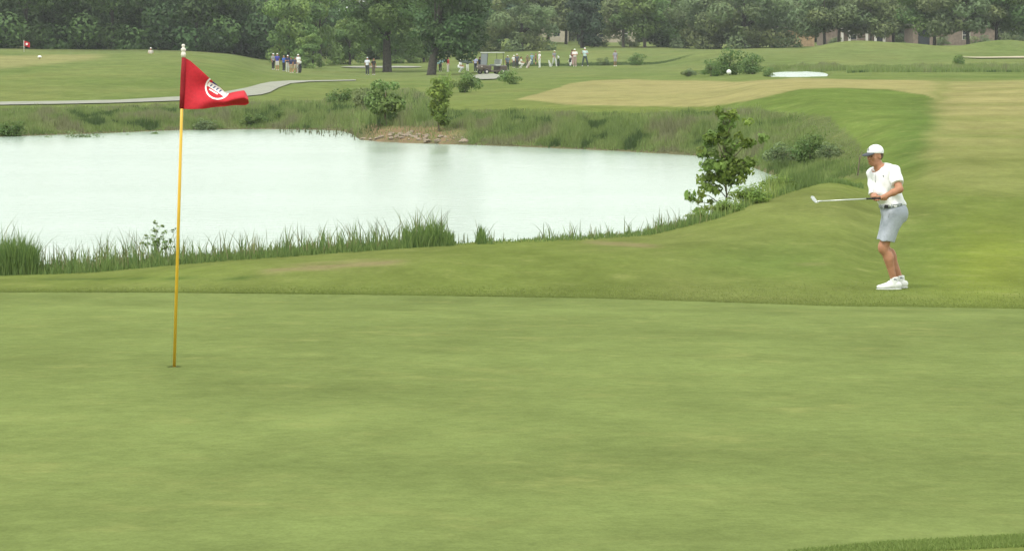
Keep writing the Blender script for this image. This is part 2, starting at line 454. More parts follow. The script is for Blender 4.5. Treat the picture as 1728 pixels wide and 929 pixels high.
def ground_tint(x, y, z):
    u, v = pix(x, y, z)
    un = u + 10 * (fbm(x / 2.5, y / 5, 3) - 0.5)
    vn = v + 3.0 * (fbm(x / 3.0, y / 9, 4) - 0.5)
    C = lambda *c: np.array(c)[None, :]
    col = np.ones((len(x), 3)) * C(0.124, 0.155, 0.040)
    def mix(mask, c):
        nonlocal col
        mask = np.clip(mask, 0, 1)[:, None]
        col = col * (1 - mask) + np.asarray(c) * mask
    nse = fbm(x / 5.0, y / 12.0, 5)
    far = smooth(110, 160, y)
    mix(far * 0.7, C(0.130, 0.165, 0.055))
    mix(smooth(180, 260, y) * 0.5, C(0.135, 0.168, 0.062))
    mix(smooth(0.5, 0.8, nse) * 0.5, C(0.16, 0.175, 0.06))
    mix(smooth(0.5, 0.2, nse) * 0.45, C(0.085, 0.130, 0.034))
    # lush ring on the mound behind the golfer and the bright patch beside him
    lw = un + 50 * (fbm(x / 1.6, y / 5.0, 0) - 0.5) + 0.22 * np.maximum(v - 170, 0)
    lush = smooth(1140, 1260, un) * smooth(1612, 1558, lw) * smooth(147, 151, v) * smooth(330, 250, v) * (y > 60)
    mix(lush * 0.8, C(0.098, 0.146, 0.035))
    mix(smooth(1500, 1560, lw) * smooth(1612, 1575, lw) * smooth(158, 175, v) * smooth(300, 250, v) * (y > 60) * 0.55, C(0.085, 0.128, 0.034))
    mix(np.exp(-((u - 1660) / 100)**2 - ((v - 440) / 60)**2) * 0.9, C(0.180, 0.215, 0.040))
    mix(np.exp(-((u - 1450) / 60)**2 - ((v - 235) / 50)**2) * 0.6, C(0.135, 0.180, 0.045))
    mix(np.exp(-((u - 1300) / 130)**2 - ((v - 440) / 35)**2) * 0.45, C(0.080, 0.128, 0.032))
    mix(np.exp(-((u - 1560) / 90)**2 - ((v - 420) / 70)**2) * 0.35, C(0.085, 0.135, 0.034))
    # dormant fairway
    up, lo = DRY_UP(un), DRY_LO(un)
    dry = smooth(-0.6, 1.2, vn - up) * smooth(1.0, -1.0, vn - lo) * (u > 872)
    right = smooth(1558, 1612, lw)
    dryr = right * smooth(-0.6, 1.2, vn - up) * (1 - 0.72 * smooth(160, 300, vn + 50 * (nse - 0.5))) * smooth(430, 230, v)
    dry = np.maximum(dry * (1 - right), dryr) * (y > 55)
    strk = fbm(x / 9.0 + 0.3 * y, y / 2.4, 2)
    dry = dry * (1 - right * (1 - np.clip(0.5 + 1.3 * (strk - 0.2), 0.35, 1)))
    mix(dry * (0.86 + 0.3 * (nse - 0.5)), C(0.270, 0.238, 0.105))
    # dry top of the left mound
    dl = smooth(205, 140, un) * smooth(92, 95, vn + u * 0.010) * smooth(120, 112, vn + 0.10 * u) * (y > 180)
    mix(dl * 0.7, C(0.255, 0.235, 0.105))
    # bare earth
    def dirt(u0, v0, u1, v1, w, k, c=(0.20, 0.165, 0.085)):
        t = np.clip((un - u0) / (u1 - u0), 0, 1)
        d = np.abs(vn - (v0 + (v1 - v0) * t)) / w
        mix(smooth(1.0, 0.3, d) * smooth(u0 - 20, u0 + 30, un) * smooth(u1 + 20, u1 - 30, un) * k * (y < 60), C(*c))
    dirt(440, 458, 680, 441, 6, 0.8)
    dirt(480, 447, 640, 437, 3, 0.4)
    dirt(985, 408, 1110, 415, 5, 0.75)
    dirt(1340, 444, 1420, 449, 3, 0.3)
    mix(np.exp(-((v - 471.5 + 0.006 * u) / 1.6)**2) * smooth(40, 90, un) * smooth(600, 520, un) * (0.2 + 0.9 * nse) * (y < 50), C(0.05, 0.085, 0.022))
    # weedy banks and the shore
    fs = far_shore_v(u)
    bank = (v > WEED_UP(un)) & (v < fs + 4) & (y > 60) & (u < 1490)
    mix(bank * 0.75, C(0.10, 0.115, 0.05))
    shore = smooth(14, 2, fs - v) * (y > 80) * (u < 1312)
    mix(shore * 0.8, C(0.13, 0.115, 0.07))
    red = smooth(600, 640, un) * smooth(800, 740, un) * smooth(34, 22, fs - v) * (y > 80) * (v < fs + 3)
    mix(red * 0.8, C(0.22, 0.145, 0.09))
    mix((z < 0.01) * 0.9, C(0.12, 0.11, 0.07))
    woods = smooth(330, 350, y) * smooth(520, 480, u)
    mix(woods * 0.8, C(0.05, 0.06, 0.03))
    return col

def build_ground():
    s = np.concatenate([np.linspace(-1.6, -0.26, 40)[:-1], np.linspace(-0.26, 0.26, 470), np.linspace(0.26, 1.6, 40)[1:]])
    Y = np.concatenate([[-250, -120, -50, -20, -8, -2, 1], np.exp(np.arange(math.log(3.0), math.log(470), 0.0125)), np.exp(np.linspace(math.log(490), math.log(3900), 14))])
    g = np.sqrt(Y**2 + 20.0**2)
    X = s[None, :] * g[:, None]
    YY = np.repeat(Y[:, None], len(s), 1)
    Z = height(X, np.maximum(YY, 2.0))
    # bearings straight beside or behind the camera: plain level ground
    u, v = pix(X, YY, Z)
    gd = (v > GREEN_FAR(u) + 4) & (v < GREEN_NEAR(u) - 12) & (YY > 5)
    Z = Z - 0.06 * gd
    ny, nx = X.shape
    idx = np.arange(ny * nx).reshape(ny, nx)
    Q = np.stack([idx[:-1, :-1], idx[:-1, 1:], idx[1:, 1:], idx[1:, :-1]], -1)
    V = np.stack([X, YY, Z], -1).reshape(-1, 3)
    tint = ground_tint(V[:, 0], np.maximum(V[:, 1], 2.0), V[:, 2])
    cx = X[:-1, :-1] * 0.5 + X[1:, 1:] * 0.5
    cy = YY[:-1, :-1] * 0.5 + YY[1:, 1:] * 0.5
    cz = Z[:-1, :-1] * 0.5 + Z[1:, 1:] * 0.5
    cu, cv = pix(cx, cy, cz)
    hole = (np.abs(cx - HOLE[0]) < 0.9) & (np.abs(cy - HOLE[1]) < 0.9)
    fair = (cv > DRY_UP(cu)) & (cv < DRY_LO(cu)) & (cu > 872) & (cy > 55) & (cy < 240)
    for nm, mk in (('rough_ground', ~fair & ~hole), ('fairway', fair)):
        q = Q[mk]
        used = np.unique(q)
        rm = np.zeros(len(V), int); rm[used] = np.arange(len(used))
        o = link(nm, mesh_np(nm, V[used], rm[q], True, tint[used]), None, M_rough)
        tag(o, kind='structure')
HOLE = hit(294, 619.5)
HOLE_R = 0.054

def strip_sheet(name, us, lo, up, mat, off, rows=10, kind='structure', flat=None):
    """a sheet between two seen edges, laid on the land"""
    V = []
    for u in us:
        if flat is None:
            a, b_ = hit(u, lo(u)), hit(u, up(u))
            ys = np.exp(np.linspace(math.log(a[1]), math.log(max(b_[1], a[1] + 0.05)), rows))
        else:
            ys = np.linspace(flat[0](u), flat[1](u), rows)
        x = (u - CX) * ys * 0.9966 / F
        z = height(x, ys) + off if flat is None else np.full(rows, flat[2])
        V.append(np.stack([x, ys, z], 1))
    V = np.array(V)
    nu = len(us)
    idx = np.arange(nu * rows).reshape(nu, rows)
    Q = np.stack([idx[:-1, :-1], idx[1:, :-1], idx[1:, 1:], idx[:-1, 1:]], -1).reshape(-1, 4)
    o = link(name, mesh_np(name, V.reshape(-1, 3), Q), None, mat)
    tag(o, kind=kind)
    return o

def build_green():
    us = np.concatenate([np.arange(-2600, -700, 60.0), np.arange(-700, 2500, 16.0), np.arange(2500, 5200, 60.0)])
    rows = 110
    V = []
    for u in us:
        Yt = np.exp(np.linspace(math.log(5.0), math.log(45), 900))
        x = (u - CX) * Yt * 0.9966 / F
        z = height(x, Yt)
        uu_, vv = pix(x, Yt, z)
        vv = np.minimum.accumulate(vv)
        jt = 1.6 * (fbm(np.array([u / 40.0]), np.array([3.0]), 6)[0] - 0.5)
        ya = max(6.0, np.interp(-GREEN_NEAR(u), -vv, Yt))
        yb = np.interp(-(GREEN_FAR(u) + jt), -vv, Yt)
        ys = np.exp(np.linspace(math.log(ya), math.log(yb), rows))
        x = (u - CX) * ys * 0.9966 / F
        V.append(np.stack([x, ys, height(x, ys) + 0.004], 1))
    V = np.array(V)
    idx = np.arange(len(us) * rows).reshape(len(us), rows)
    Q = np.stack([idx[:-1, :-1], idx[1:, :-1], idx[1:, 1:], idx[:-1, 1:]], -1)
    C = (V[:-1, :-1] + V[1:, 1:]) / 2
    near = (np.abs(C[..., 0] - HOLE[0]) < 0.22) & (np.abs(C[..., 1] - HOLE[1]) < 0.45)
    ii, jj = np.where(near)
    i0, i1, j0, j1 = ii.min(), ii.max() + 1, jj.min(), jj.max() + 1
    keep = np.ones(near.shape, bool)
    keep[i0:i1, j0:j1] = False
    loop = [idx[i, j0] for i in range(i0, i1)] + [idx[i1, j] for j in range(j0, j1)] + [idx[i, j1] for i in range(i1, i0, -1)] + [idx[i0, j] for j in range(j1, j0, -1)]
    P = V.reshape(-1, 3)
    # resample: each outer edge vertex is joined to a point of the cup's rim at the same angle
    ang = np.array([math.atan2(P[k, 1] - HOLE[1], P[k, 0] - HOLE[0]) for k in loop])
    fine, outer = [], []
    rim = []
    zc = hz(HOLE[0], HOLE[1]) + 0.004
    sl = -GB
    for a in ang:
        rim.append([HOLE[0] + HOLE_R * math.cos(a), HOLE[1] + HOLE_R * math.sin(a), zc + sl * HOLE_R * math.sin(a)])
    base = len(P)
    mid = []
    for k, a in zip(loop, ang):
        mid.append(np.array(rim[len(mid)]) * 0.6 + P[k] * 0.4)
    P2 = np.vstack([P, rim, mid])
    nl = len(loop)
    R = np.array([[base + k, base + (k + 1) % nl, base + nl + (k + 1) % nl, base + nl + k][::-1] for k in range(nl)])
    R2 = np.array([[loop[k], loop[(k + 1) % nl], base + nl + (k + 1) % nl, base + nl + k] for k in range(nl)])
    Qk = Q[keep]
    o = link('putting_green', mesh_np('putting_green', P2, [Qk, R, R2]), None, M_green)
    tag(o, kind='structure')
    # the cup's liner, sunk below the turf
    cup = lathe('golf_hole', [(HOLE_R + 0.001, 0.0), (HOLE_R + 0.001, -0.025), (HOLE_R - 0.004, -0.026), (HOLE_R - 0.004, -0.10), (0.001, -0.10)], 24)
    c = link('golf_hole', cup, None, plain('earth', (0.045, 0.04, 0.025), 0.95))
    c.location = (HOLE[0], HOLE[1], zc - 0.002)
    c.rotation_euler = (math.atan(sl), 0, 0)
    tag(c, 'dark round hole in the putting green at the foot of the yellow flagstick', 'golf hole')

build_ground()
build_green()

# water
_us = np.concatenate([np.arange(-690, 1200, 30.0), np.arange(1200, 1330, 8.0)])
def _wa(u): return float(np.interp(np.clip(u, -699, 1312), *PN)) - 1.2
def _wb(u): return float(np.interp(np.clip(u, -699, 1312), *PF)) + 1.6
strip_sheet('pond_water', _us, None, None, M_water, 0, 60, 'structure', (_wa, _wb, 0.0))
_n = 40
_t = np.linspace(0, 2 * math.pi, _n, endpoint=False)
_fy = FARPOND[1] + FARPOND[3] * 1.0 * np.sin(_t)
_fx = (FARPOND[0] + FARPOND[2] * 1.0 * np.cos(_t) - CX) * _fy * 0.9966 / F
_V = np.vstack([np.stack([_fx, _fy, np.full(_n, FARZ)], 1), [[(FARPOND[0] - CX) * FARPOND[1] / F, FARPOND[1], FARZ]]])
o = link('far_pond_water', mesh_np('far_pond_water', _V, np.array([[k, (k + 1) % _n, _n] for k in range(_n)])), None, M_water)
tag(o, kind='structure')

# paths and bunker
strip_sheet('cart_path', list(np.arange(-120, 410, 20.0)) + [415, 425, 440, 448, 455, 462, 470, 480, 490, 505, 520, 540, 560, 580, 600],
            curve([(-120, 181), (0, 178.5), (100, 177), (200, 175), (300, 171.5), (380, 167), (415, 163.5), (440, 161), (455, 157), (470, 149), (490, 142), (520, 139), (560, 138), (600, 137)]),
            curve([(-120, 176), (0, 173.5), (100, 172), (200, 170), (300, 164.5), (380, 156), (415, 149.5), (440, 142.5), (455, 139.5), (470, 138.2), (490, 137), (520, 136.8), (560, 136.2), (600, 135.4)]),
            M_path, 0.05, 10)
strip_sheet('cart_path', np.arange(575, 712, 8.0), curve([(575, 114.4), (600, 115.6), (690, 115.2), (712, 114.3)]), curve([(575, 113.8), (600, 112.6), (690, 112.6), (712, 113.8)]), M_path, 0.08, 6)
strip_sheet('cart_path', np.arange(798, 848, 4.0), curve([(798, 131), (806, 134.5), (812, 135.5), (835, 135), (848, 131)]), curve([(798, 130), (806, 127), (812, 126), (835, 126), (848, 130)]), M_path, 0.08, 6)
strip_sheet('bunker_sand', np.arange(1618, 1900, 12.0), curve([(1618, 98.1), (1650, 99.6), (1728, 99.2), (1900, 100)]), curve([(1618, 97.6), (1650, 97.9), (1728, 96.7), (1900, 97)]), M_sand, 0.10, 6)

# ------------------------------------------------------------------ leaves, trees, shrubs
def unit(a):
    return a / (np.linalg.norm(a, axis=-1, keepdims=True) + 1e-9)
def leaves(blobs, n, size, r, droop=0.2, shell=0.72, tone=0.22, aspect=0.65, base_cut=None):
    """n small bent leaf faces spread through a set of ellipsoid clumps"""
    B = np.array([list(c) + list(a) for c, a in blobs], float)
    vol = (B[:, 3] * B[:, 4] * B[:, 5])**0.67
    k = r.choice(len(B), n, p=vol / vol.sum())
    d = unit(r.normal(size=(n, 3)))
    rad = np.where(r.random(n) < shell, r.uniform(0.72, 1.06, n), r.random(n)**0.5)
    P = B[k, :3] + d * rad[:, None] * B[k, 3:]
    if base_cut is not None:
        P[:, 2] = np.maximum(P[:, 2], base_cut + 0.3 * size * r.random(n))
    nrm = unit(d / B[k, 3:] * B[k, 3:].mean(1, keepdims=True) + 0.5 * r.normal(size=(n, 3)) + [0, 0, 0.2])
    t = unit(np.cross(nrm, r.normal(size=(n, 3))))
    b = np.cross(nrm, t)
    s = size * r.uniform(0.6, 1.35, n)[:, None]
    A = P - t * s * 0.6
    Bv = P + b * s * 0.5 * aspect - nrm * s * 0.05
    Cv = P + t * s * 0.6 - [0, 0, droop] * s
    D = P - b * s * 0.5 * aspect - nrm * s * 0.05
    V = np.stack([A, Bv, Cv, D], 1).reshape(-1, 3)
    bt = r.uniform(1 - tone, 1 + tone, len(B))[k]
    lt = bt * r.uniform(0.8, 1.2, n)
    yel = r.uniform(-0.08, 0.12, len(B))[k]
    C = np.stack([lt * (1 + yel), lt, lt * (1 - yel)], 1)
    return V, np.arange(4 * n).reshape(n, 4), np.repeat(C, 4, 0)
def crown_mesh(name, parts):
    Vs, Fs, Cs, o = [], [], [], 0
    for V, Q, C in parts:
        Vs.append(V); Fs.append(Q + o); Cs.append(C); o += len(V)
    return mesh_np(name, np.concatenate(Vs), np.concatenate(Fs), False, np.concatenate(Cs))
def clumps(r, n, c, R, sz, lo=-1.0, skirt=0):
    out = []
    for i in range(skirt):
        a = r.uniform(0, 2 * math.pi); q = r.uniform(0.55, 1.0); s = sz * r.uniform(0.7, 1.1)
        out.append((np.array([c[0] + R[0] * q * math.cos(a), c[1] + R[1] * q * math.sin(a), r.uniform(0.4, c[2])]), (s * 1.1, s * 1.1, s * 0.9)))
    while len(out) < n:
        d = unit(r.normal(size=3)) * r.random()**0.4
        if d[2] < lo: continue
        s = sz * r.uniform(0.65, 1.3)
        out.append((np.array(c) + d * np.array(R), (s * r.uniform(0.9, 1.3), s * r.uniform(0.9, 1.3), s * r.uniform(0.65, 0.95))))
    return out
def limb_tubes(r, h, r0, crown_c, crown_R, n=7, lean=0.0, fork=0.35):
    top = np.array([lean * h, 0, h])
    pts = [np.array([0, 0, -0.3]), np.array([0.01, 0, 0.15]), np.array([lean * h * 0.3, 0.05, h * 0.35]), np.array([lean * h * 0.7, -0.05, h * 0.7]), top]
    T = [tube_np(pts, [r0 * 1.5, r0 * 1.15, r0 * 0.9, r0 * 0.65, r0 * 0.3], 10)]
    for i in range(n):
        f = r.uniform(fork, 0.85)
        s = np.array([lean * h * f, 0, h * f])
        a = r.uniform(0, 2 * math.pi)
        e = np.array(crown_c) + np.array(crown_R) * np.array([math.cos(a), math.sin(a), r.uniform(-0.3, 0.6)]) * r.uniform(0.5, 0.8)
        m_ = (s + e) / 2 + [0, 0, 0.08 * h]
        rr = r0 * 0.45 * (1.1 - f)
        T.append(tube_np([s, m_, e], [rr, rr * 0.7, rr * 0.25], 6))
    return T

TREES = {}
def make_variant(key, h, R, zc, nb, bs, n, leaf, mat, trunk_r, seed, bark=M_bark, lean=0.0, lo=-1.0, cut=None, tone=0.2, shell=0.88, skirt=0):
    r = np.random.default_rng(seed)
    B = clumps(r, nb, (lean * h, 0, zc), R, bs, lo, skirt)
    cm = crown_mesh('crown', [leaves(B, n, leaf, r, base_cut=cut, tone=tone, shell=shell)])
    tm = tubes_mesh('trunk', limb_tubes(r, zc + R[2] * 0.4, trunk_r, (lean * h, 0, zc), R, lean=lean))
    TREES[key] = (cm, tm, mat, bark)
def plant(key, name, loc, label, cat='tree', group=None, sc=1.0, rz=0.0, mat=None, sz=None):
    cm, tm, m0, bark = TREES[key]
    e = empty(name, loc, rz, sc)
    if sz: e.scale = (sc * sz[0], sc * sz[0], sc * sz[1])
    link('crown', cm, e, mat or m0)
    link('trunk', tm, e, bark)
    tag(e, label, cat, group)
    return e

make_variant('wood_a', 14, (4.0, 4.0, 6.5), 6.6, 18, 1.9, 8000, 0.42, M_leaf_dark, 0.2, 11, cut=0.1, tone=0.42, skirt=22)
make_variant('wood_b', 15, (4.6, 4.3, 7.0), 7.2, 18, 2.1, 8500, 0.44, M_leaf_dark, 0.2, 12, cut=0.1, tone=0.42, skirt=22)
make_variant('oak', 13, (4.1, 3.9, 4.4), 5.9, 46, 1.15, 13000, 0.30, M_leaf_mid, 0.40, 13, lo=-0.86, tone=0.26)
make_variant('oak_b', 14, (2.9, 3.2, 4.9), 5.9, 44, 1.15, 13000, 0.30, M_leaf_mid, 0.36, 14, lo=-0.84, tone=0.26, lean=0.135)
make_variant('bright', 9, (2.7, 2.6, 3.6), 3.9, 28, 1.0, 7000, 0.30, M_leaf_light, 0.16, 15, cut=0.1, tone=0.25, skirt=14)
make_variant('shade_a', 12, (4.2, 3.8, 4.0), 5.2, 40, 1.3, 7500, 0.40, M_leaf_grey, 0.19, 16, lo=-0.72, tone=0.26)
make_variant('shade_b', 12, (4.6, 4.0, 4.2), 5.5, 42, 1.35, 8000, 0.40, M_leaf_grey, 0.2, 17, lo=-0.72, tone=0.26, lean=0.05)
make_variant('willow', 10, (4.9, 4.5, 4.4), 4.4, 40, 1.3, 9000, 0.38, M_leaf_grey, 0.3, 18, cut=0.05, tone=0.16, skirt=16)
make_variant('cedar', 11, (1.7, 1.7, 5.2), 5.4, 32, 0.95, 6000, 0.34, M_leaf_cedar, 0.22, 19, cut=0.2, tone=0.16, skirt=12)
make_variant('bush_a', 1.6, (0.75, 0.7, 0.62), 0.62, 20, 0.30, 1500, 0.11, M_leaf_mid, 0.03, 20, bark=M_twig, cut=0.02)
make_variant('bush_b', 1.6, (0.9, 0.7, 0.55), 0.55, 22, 0.28, 1600, 0.11, M_leaf_light, 0.03, 21, bark=M_twig, cut=0.02)
make_variant('bush_far', 2.5, (1.5, 1.2, 1.15), 1.1, 26, 0.45, 1700, 0.17, M_leaf_mid, 0.05, 22, bark=M_twig, cut=0.02)

def tree_at(key, u, v, Y, name, label, w_px=None, cat='tree', group=None, sc=1.0, mat=None, sz=None, rz=None):
    g = ground_at(u, Y)
    return plant(key, name, g, label, cat, group, sc, random.uniform(0, 6.28) if rz is None else rz, mat, sz)

# dense dark wood on the left
_wood = [(-40, 352, 'wood_a'), (45, 345, 'wood_b'), (118, 356, 'wood_a'), (190, 347, 'wood_b'), (262, 352, 'wood_a'), (332, 345, 'wood_b'), (395, 356, 'wood_a'), (450, 350, 'wood_b')]
_wlab = ['dark green tree at the far left edge of the dense wood', 'dark tree in the dense wood directly behind the distant red flag',
         'dark tree in the wood above the dry top of the left mound', 'dark tree in the wood between the mound\'s dry top and the head behind it',
         'dark tree in the wood behind the head showing over the mound', 'dark tree in the wood behind the top of the yellow flagstick',
         'dark tree in the wood just right of the flagstick', 'dark tree in the wood left of the bright green shrubs']
for (u, Y, k), lb in zip(_wood, _wlab):
    tree_at(k, u, 0, Y, 'woodland_tree', lb, group='trees of the dark wood on the left')
for i, u in enumerate(range(-90, 560, 62)):
    tree_at(('wood_b', 'wood_a')[i % 2], u, 0, 372 + 8 * (i % 3), 'woodland_tree', 'dark tree of the second row filling gaps in the left wood', group='second row of the dark wood', sc=1.12)
# bright shrubs and small trees beside them
for u, Y, k, s, lb in [(487, 318, 'bright', (0.95, 1.05), 'bright green small tree left of the big oaks, behind the blue shirts'),
                       (540, 322, 'bright', (1.0, 1.3), 'tall bright green tree between the blue-shirted group and the oaks'),
                       (528, 306, 'bright', (0.55, 0.48), 'low rounded bright shrub just right of the blue-shirted group'),
                       (590, 330, 'bright', (0.8, 0.75), 'pale green shrub under the left oak\'s low branches'),
                       (668, 340, 'bright', (0.9, 0.6), 'pale shrub seen between the two oak trunks'),
                       (715, 345, 'bright', (0.8, 0.6), 'pale shrub behind the trunk of the right oak')]:
    tree_at(k, u, 0, Y, 'bright_shrub', lb, cat='shrub', sz=s, group='bright green shrubs beside the oaks')
tree_at('wood_a', 610, 0, 362, 'woodland_tree', 'dark tree behind the crown of the left oak', group='trees behind the oaks')
tree_at('wood_b', 700, 0, 372, 'woodland_tree', 'dark tree behind the gap between the two oaks', group='trees behind the oaks')
tree_at('wood_a', 780, 0, 380, 'woodland_tree', 'dark tree behind the crown of the right oak', group='trees behind the oaks')
# the two oaks
tree_at('oak', 653, 0, 292, 'oak_tree', 'big leafy oak with slim trunk, left of the pair', rz=0.4)
tree_at('oak_b', 728, 0, 268, 'oak_tree', 'big dark oak with thick trunk, right of the pair', mat=M_leaf_dark, rz=0.0, sc=1.06)
# hazy trees beyond the tee
_r = [(842, 432, 'wood_a', 1.0, M_leaf_cedar, 'dark tree above the pale green slope at the gap'), (880, 372, 'willow', 0.85, None, 'grey-green tree behind the white-capped pair on the tee'),
      (925, 410, 'shade_a', 1.1, M_leaf_grey, 'olive tree behind the person walking with bags'), (905, 440, 'shade_b', 1.2, M_leaf_grey, 'tall hazy tree in front of the tan house'),
      (983, 385, 'cedar', 1.1, None, 'dark cedar behind the person in the aqua shirt'), (1003, 400, 'cedar', 0.9, None, 'second dark cedar, just right of the tallest one'),
      (955, 425, 'shade_b', 1.0, M_leaf_mid, 'green tree just left of the dark cedars'),
      (1052, 395, 'shade_a', 0.9, M_leaf_grey, 'tree behind the person in the grey dress'), (1088, 392, 'shade_b', 0.95, M_leaf_light, 'light green tree right of the person in the grey dress'),
      (1128, 400, 'wood_b', 0.85, M_leaf_mid, 'dark bushy tree left of the big grey-green one'),
      (1195, 385, 'willow', 1.0, None, 'big round grey-green tree, left half of the broad mass'), (1255, 380, 'willow', 1.05, None, 'big round grey-green tree, middle of the broad mass'),
      (1305, 388, 'willow', 0.95, None, 'big round grey-green tree just left of the orange brick wall'),
      (1392, 372, 'shade_b', 0.92, None, 'shade tree just right of the orange brick wall'), (1415, 378, 'shade_a', 0.92, None, 'shade tree with a leaning trunk beside the brick pillars'),
      (1470, 376, 'shade_a', 0.95, None, 'shade tree in front of the brick pillars'), (1508, 384, 'shade_b', 0.95, None, 'shade tree left of the dark doorway'),
      (1577, 366, 'shade_a', 1.0, M_leaf_mid, 'dark-trunked shade tree right of the dark doorway'), (1634, 362, 'shade_b', 1.0, M_leaf_grey, 'shade tree with a forking trunk before the pink wall'),
      (1681, 364, 'shade_a', 1.05, M_leaf_mid, 'thick-trunked shade tree near the right edge'), (1735, 368, 'shade_b', 1.0, M_leaf_mid, 'shade tree at the far right edge'),
      (1790, 370, 'shade_a', 1.0, None, 'shade tree beyond the right edge')]
for u, Y, k, s, mt, lb in _r:
    _t = tree_at(k, u, 0, Y, {'cedar': 'cedar_tree', 'willow': 'willow_tree'}.get(k, 'shade_tree'), lb, sc=s, mat=mt, group='trees along the far side of the course', sz=(1.0, 0.88) if k.startswith('shade') else None)
    if u in (1052, 1088, 1415, 1470): [setattr(c.material_slots[0], 'link', 'OBJECT') or setattr(c.material_slots[0], 'material', M_palebark) for c in _t.children if c.name.startswith('trunk')]
for i, u in enumerate(range(820, 1860, 52)):
    if 1015 < u < 1050: continue
    tree_at(('wood_a', 'wood_b')[i % 2], u, 0, 470 + 11 * (i % 4), 'woodland_tree', 'hazy tree far behind the houses beyond the course', group='backmost row of hazy trees', sc=1.25, mat=M_leaf_grey)

_rw = np.random.default_rng(77)
_bl = []
for u in np.arange(-330, 2100, 14.0):
    Y = _rw.uniform(520, 560)
    g_ = np.array([(u - CX) * Y / F, Y, 3.2])
    for q in range(3):
        _bl.append((g_ + [_rw.uniform(-2, 2), _rw.uniform(-2, 2), 2.0 + q * 4.2 + _rw.uniform(-1.5, 1.5)], (2.6, 2.4, 2.6)))
tag(link('distant_wood', crown_mesh('distant_wood', [leaves(_bl, 42000, 0.8, _rw, tone=0.3)]), None, M_leaf_grey), 'hazy far-off wood closing the view behind the trees', 'wood', None, 'stuff')

# shrubs along the banks and across the course
def bush(key, u, Y, wpx, hpx, label, mat=None, name='bush', cat='bush', group=None):
    g = ground_at(u, Y)
    pm = F / Y
    bw, bh = {'bush_a': (1.9, 1.5), 'bush_b': (2.1, 1.35), 'bush_far': (3.7, 2.5)}[key]
    return plant(key, name, g, label, cat, group, 1.0, random.uniform(0, 6.28), mat, (wpx / pm / bw, hpx / pm / bh))
GB_ = 'bushes on the left far bank'
for u, Y, w, h, k, lb in [(18, 118, 60, 34, 'bush_a', 'dark bush at the left picture edge on the far bank'), (75, 117, 50, 26, 'bush_b', 'low grey-green bush on the far bank, second from the left edge'),
                          (135, 117, 84, 36, 'bush_b', 'widest pale bush on the far bank left of the flag'), (205, 120, 44, 28, 'bush_a', 'small bush on the far bank below the flag\'s left side'),
                          (262, 121, 40, 30, 'bush_a', 'dark small bush on the far bank just left of the yellow pole'), (345, 126, 50, 24, 'bush_b', 'low bush on the far bank under the red flag'),
                          (425, 128, 50, 26, 'bush_a', 'low bush on the far bank right of the flag tip'), (470, 130, 24, 22, 'bush_a', 'tiny dark bush below the wide end of the cart path')]:
    bush(k, u, Y, w, h, lb, group=GB_, mat=M_leaf_mid if k == 'bush_a' else M_leaf_grey)
bush('bush_a', 575, 140, 54, 38, 'round dark green bush on the bank left of the rocky point', M_leaf_mid)
bush('bush_a', 612, 132, 50, 46, 'grey-green bush between the round bush and the point\'s bushy tree', M_leaf_grey)
bush('bush_b', 785, 168, 56, 42, 'pale rounded shrub in front of the golf cart', M_leaf_light)
bush('bush_b', 752, 166, 34, 40, 'yellow-green shrub at the foot of the thick oak', M_leaf_fresh)
bush('bush_b', 860, 190, 48, 30, 'low shrub right of the golf cart', M_leaf_light)
bush('bush_far', 1232, 208, 70, 52, 'tallest dark shrub beyond the dry fairway, behind the flying ball', M_leaf_mid)
bush('bush_far', 1200, 206, 50, 32, 'low shrub left of the tallest shrub beyond the fairway', M_leaf_mid)
bush('bush_far', 1270, 206, 62, 40, 'broad shrub right of the tallest one beyond the fairway', M_leaf_mid)
bush('bush_far', 1298, 200, 34, 22, 'small shrub at the left end of the far pond', M_leaf_light)
bush('bush_b', 1162, 210, 30, 16, 'tiny low shrub left of the shrub cluster beyond the fairway', M_leaf_grey)
bush('bush_a', 1620, 226, 30, 28, 'small upright shrub on the far pond\'s weedy bank', M_leaf_mid)
bush('bush_far', 1075, 292, 40, 24, 'low green bush right of the person in the grey dress', M_leaf_mid)
bush('bush_far', 1020, 296, 26, 16, 'small bush left of the person in the grey dress', M_leaf_grey)
bush('bush_a', 1368, 84, 74, 62, 'dense green bush on the weedy slope left of the golfer', M_leaf_mid)
bush('bush_b', 1322, 86, 70, 44, 'straggly bush on the weedy slope right of the young tree', M_leaf_grey)
bush('bush_b', 1402, 82, 56, 34, 'dull purple-grey bush on the slope nearest the golfer\'s cap', M_leaf_grey)
for u, Y, w, h, lb in [(1318, 55.5, 76, 30, 'low yellow-green shrub at the pond end right of the young tree'), (1268, 52.2, 90, 40, 'broad yellow-green shrub at the right foot of the young tree'),
                       (1222, 51.0, 70, 30, 'yellow-green shrub at the very foot of the young tree'), (1182, 50.0, 56, 22, 'small shrub left of the young tree at the water\'s edge')]:
    bush('bush_b', u, Y, w, h, lb, M_leaf_fresh, group='yellow-green shrubs round the young tree')


for u, Y, w, h, lb in [(1010, 400, 46, 26, 'understory shrub in front of the tan house right of the cedars'), (1062, 402, 50, 24, 'understory shrub behind the person in the grey outfit'), (905, 412, 44, 26, 'understory shrub hiding the foot of the tall tan house'),
                       (1412, 392, 44, 18, 'low shrub between the orange wall and the brick pillars'), (1518, 390, 34, 22, 'round clipped shrub left of the dark doorway'), (1592, 392, 40, 18, 'low shrub under the dark-trunked shade tree'),
                       (1655, 394, 56, 20, 'low shrub before the pink wall between two trunks'), (1712, 392, 60, 28, 'dull shrub beyond the bunker at the right edge')]:
    bush('bush_far', u, Y, w, h, lb, M_leaf_grey, 'understory_shrub', 'shrub', 'understory shrubs below the far trees')

